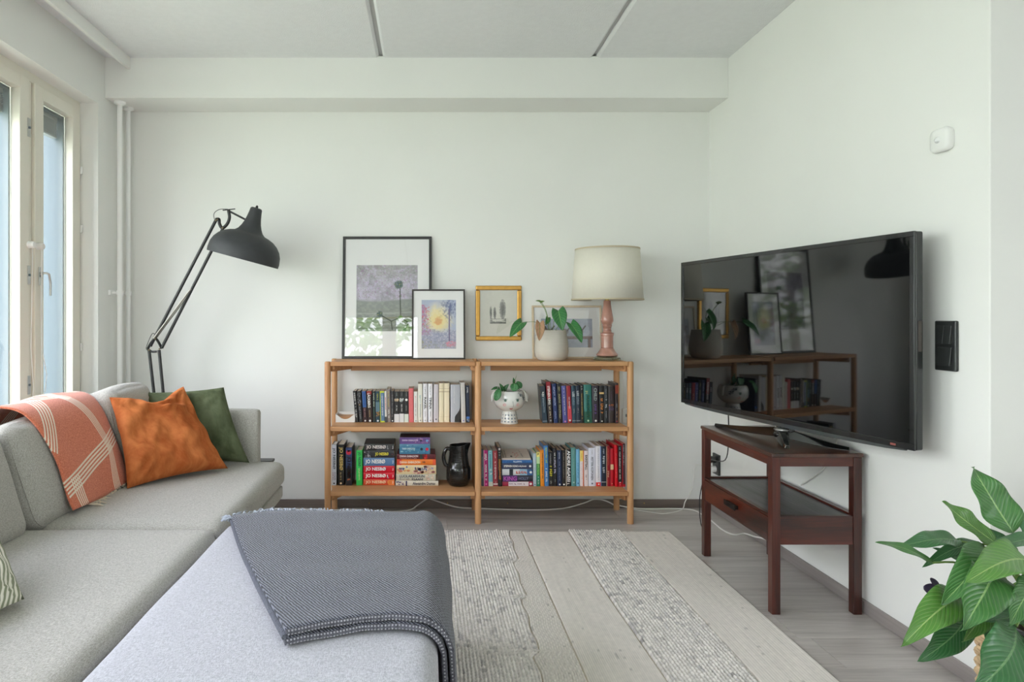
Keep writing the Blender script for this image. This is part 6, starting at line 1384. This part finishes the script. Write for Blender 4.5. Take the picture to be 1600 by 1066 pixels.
strip(lambda y: e2(y) + .002, e3, 'knot', 6, .0032, .0055, y1=3.485); strip(lambda y: e3(y) + .002, cn(1.286), 'ribbed', 7, .003, .012, y1=3.474)
put('backing', G().box(-.598, 1.284, .955, 3.470, .0, .0018), mat('rug_backing', rgb(190, 176, 150), .95, var=.03), rug)

# ------------------------------------------------------------------ peace lily in a basket
bx_, by_ = 1.50, 1.545
pl_ = thing('peace_lily', 'lush green leafy plant in a wicker basket at the wall corner', 'plant', (bx_, by_, 0))
M_wick = mat('natural_wicker', rgb(196, 168, 132), .8, var=.25, vscale=60)
g = G()
for r_i in range(30):
    z = .012 + r_i * .0126; rad = .118 + .032 * min(1, z / .25); k = 44; off = (r_i % 2) * PI / 22 * 1
    g.tube([(bx_ + (rad + .004 * math.cos(22 * t + (r_i % 2) * PI)) * math.cos(t), by_ + (rad + .004 * math.cos(22 * t + (r_i % 2) * PI)) * math.sin(t), z) for t in [2 * PI * j / 132 for j in range(133)]], .0062, 5, caps=False)
put('woven_strands', g, M_wick, pl_, kind='stuff', smooth=60)
put('basket', G().lathe([(0, 0), (.112, 0), (.143, .25), (.143, .383), (.149, .386), (.150, .396), (.143, .398), (.136, .390), (.134, .34)], (bx_, by_, .0005), 40), M_wick, pl_, smooth=40)
put('nursery_pot', G().lathe([(0, .08), (.10, .08), (.126, .405), (.131, .407), (.129, .413), (.118, .412), (.116, .39), (0, .385)], (bx_, by_, 0), 36), M_sw, pl_, smooth=40)
put('soil', G().lathe([(0, .392), (.05, .398), (.117, .388)], (bx_, by_, 0), 20), M_soil, pl_, kind='stuff')
LA = leafmat('lily_leaf_deep', rgb(52, 104, 58), rgb(110, 150, 100), .32, 15); LB = leafmat('lily_leaf_mid', rgb(70, 122, 62), rgb(140, 176, 110), .32, 15); LC = leafmat('lily_leaf_bright', rgb(84, 134, 56), rgb(160, 190, 116), .32, 15); LP = mat('dark_purple_leaf', rgb(62, 52, 76), .4, var=.2, vscale=20)
Q = lambda u, v, Z: P(1360 + u * .3248, 720 + v * .3248, Z)
core = Vector((bx_, by_, .40))
LV = [  # base (u, v, Z), tip (u, v, Z), width in the same units, facing, arch, material
 ((690, 352, 1.60), (492, 30, 1.66), 172, (-.1, -1, .35), .02, LB), ((600, 395, 1.58), (345, 195, 1.60), 118, (.25, -1, .7), -.05, LC), ((425, 385, 1.56), (132, 416, 1.50), 98, (0, -.6, 1), .10, LA),
 ((300, 490, 1.50), (25, 392, 1.44), 52, (.2, -.8, .8), .03, LB), ((545, 415, 1.55), (335, 700, 1.44), 160, (-.35, -.9, .7), .20, LB), ((800, 500, 1.50), (462, 584, 1.36), 190, (0, -.75, 1), .10, LC),
 ((800, 370, 1.54), (548, 428, 1.48), 82, (0, -.5, 1), .05, LA), ((600, 510, 1.50), (440, 815, 1.38), 205, (-.2, -1, .6), .14, LB), ((440, 560, 1.56), (415, 760, 1.48), 88, (-.3, -1, .3), .10, LB),
 ((470, 650, 1.52), (152, 890, 1.38), 158, (-.3, -.9, .8), .12, LC), ((470, 740, 1.56), (230, 966, 1.46), 130, (-.3, -1, .5), .06, LA), ((660, 620, 1.54), (445, 872, 1.46), 120, (-.2, -1, .3), .03, LC),
 ((700, 800, 1.42), (490, 1120, 1.28), 235, (-.1, -1, .7), .10, LA), ((790, 560, 1.46), (664, 798, 1.38), 120, (-.3, -1, .4), .08, LB), ((800, 830, 1.44), (672, 1064, 1.32), 140, (-.2, -1, .5), .12, LC),
 ((790, 400, 1.60), (712, 240, 1.62), 110, (0, -1, .4), .02, LA), ((830, 750, 1.52), (560, 770, 1.46), 110, (0, -.7, 1), .08, LA), ((540, 400, 1.60), (250, 512, 1.54), 70, (-.2, -.8, .8), .10, LA),
 ((560, 500, 1.62), (300, 420, 1.60), 60, (0, -1, .6), .05, LA), ((640, 560, 1.60), (520, 440, 1.62), 110, (0, -1, .5), .02, LA), ((700, 480, 1.62), (560, 320, 1.64), 90, (0, -1, .5), .02, LA), ((640, 700, 1.56), (560, 900, 1.50), 120, (0, -1, .5), .05, LA),
 ((900, 430, 1.60), (930, 120, 1.64), 150, (.2, -1, .4), .03, LB), ((900, 560, 1.54), (1150, 470, 1.46), 140, (.3, -.7, .8), .15, LC), ((900, 640, 1.58), (1120, 760, 1.48), 130, (.3, -1, .6), .15, LB), ((900, 720, 1.5), (960, 960, 1.38), 150, (.2, -1, .6), .15, LB), ((860, 420, 1.66), (1040, 260, 1.72), 130, (.2, -1, .6), .1, LA), ((840, 520, 1.7), (900, 380, 1.86), 130, (.1, -.6, 1), .1, LA)]
for i, (b, t, w_, fc, ar, m) in enumerate(LV):
    b3, t3 = Q(*b), Q(*t); Zm = (b[2] + t[2]) / 2; g = G(); leaf(g, b3, t3, w_ * .3248 * Zm / F, fc, arch=ar, fold=.10, wave=.085, seed=i, curl=.06 if i % 2 else -.05, nu=10, nv=22)
    put('leaf', g, m, pl_, smooth=True, solid=.0008)
    s0 = core + Vector(((b3.x - bx_) * .25, (b3.y - by_) * .25, 0)); md = s0.lerp(b3, .6) + Vector((0, 0, .05 if b3.z > .45 else .10))
    put('stem', G().tube(spline([s0, md, b3], 5), .0024, 6), M_stem, pl_)
for (b, t, w_) in (((340, 640, 1.6), (255, 612, 1.6), 62), ((330, 620, 1.6), (288, 566, 1.6), 34)):
    g = G(); leaf(g, Q(*b), Q(*t), w_ * .3248 * 1.6 / F, (0, -1, .5), arch=.05, fold=.1, shape='round', nu=6, nv=10); put('leaf', g, LP, pl_, label='dark purple leaf', smooth=True, solid=.0008)
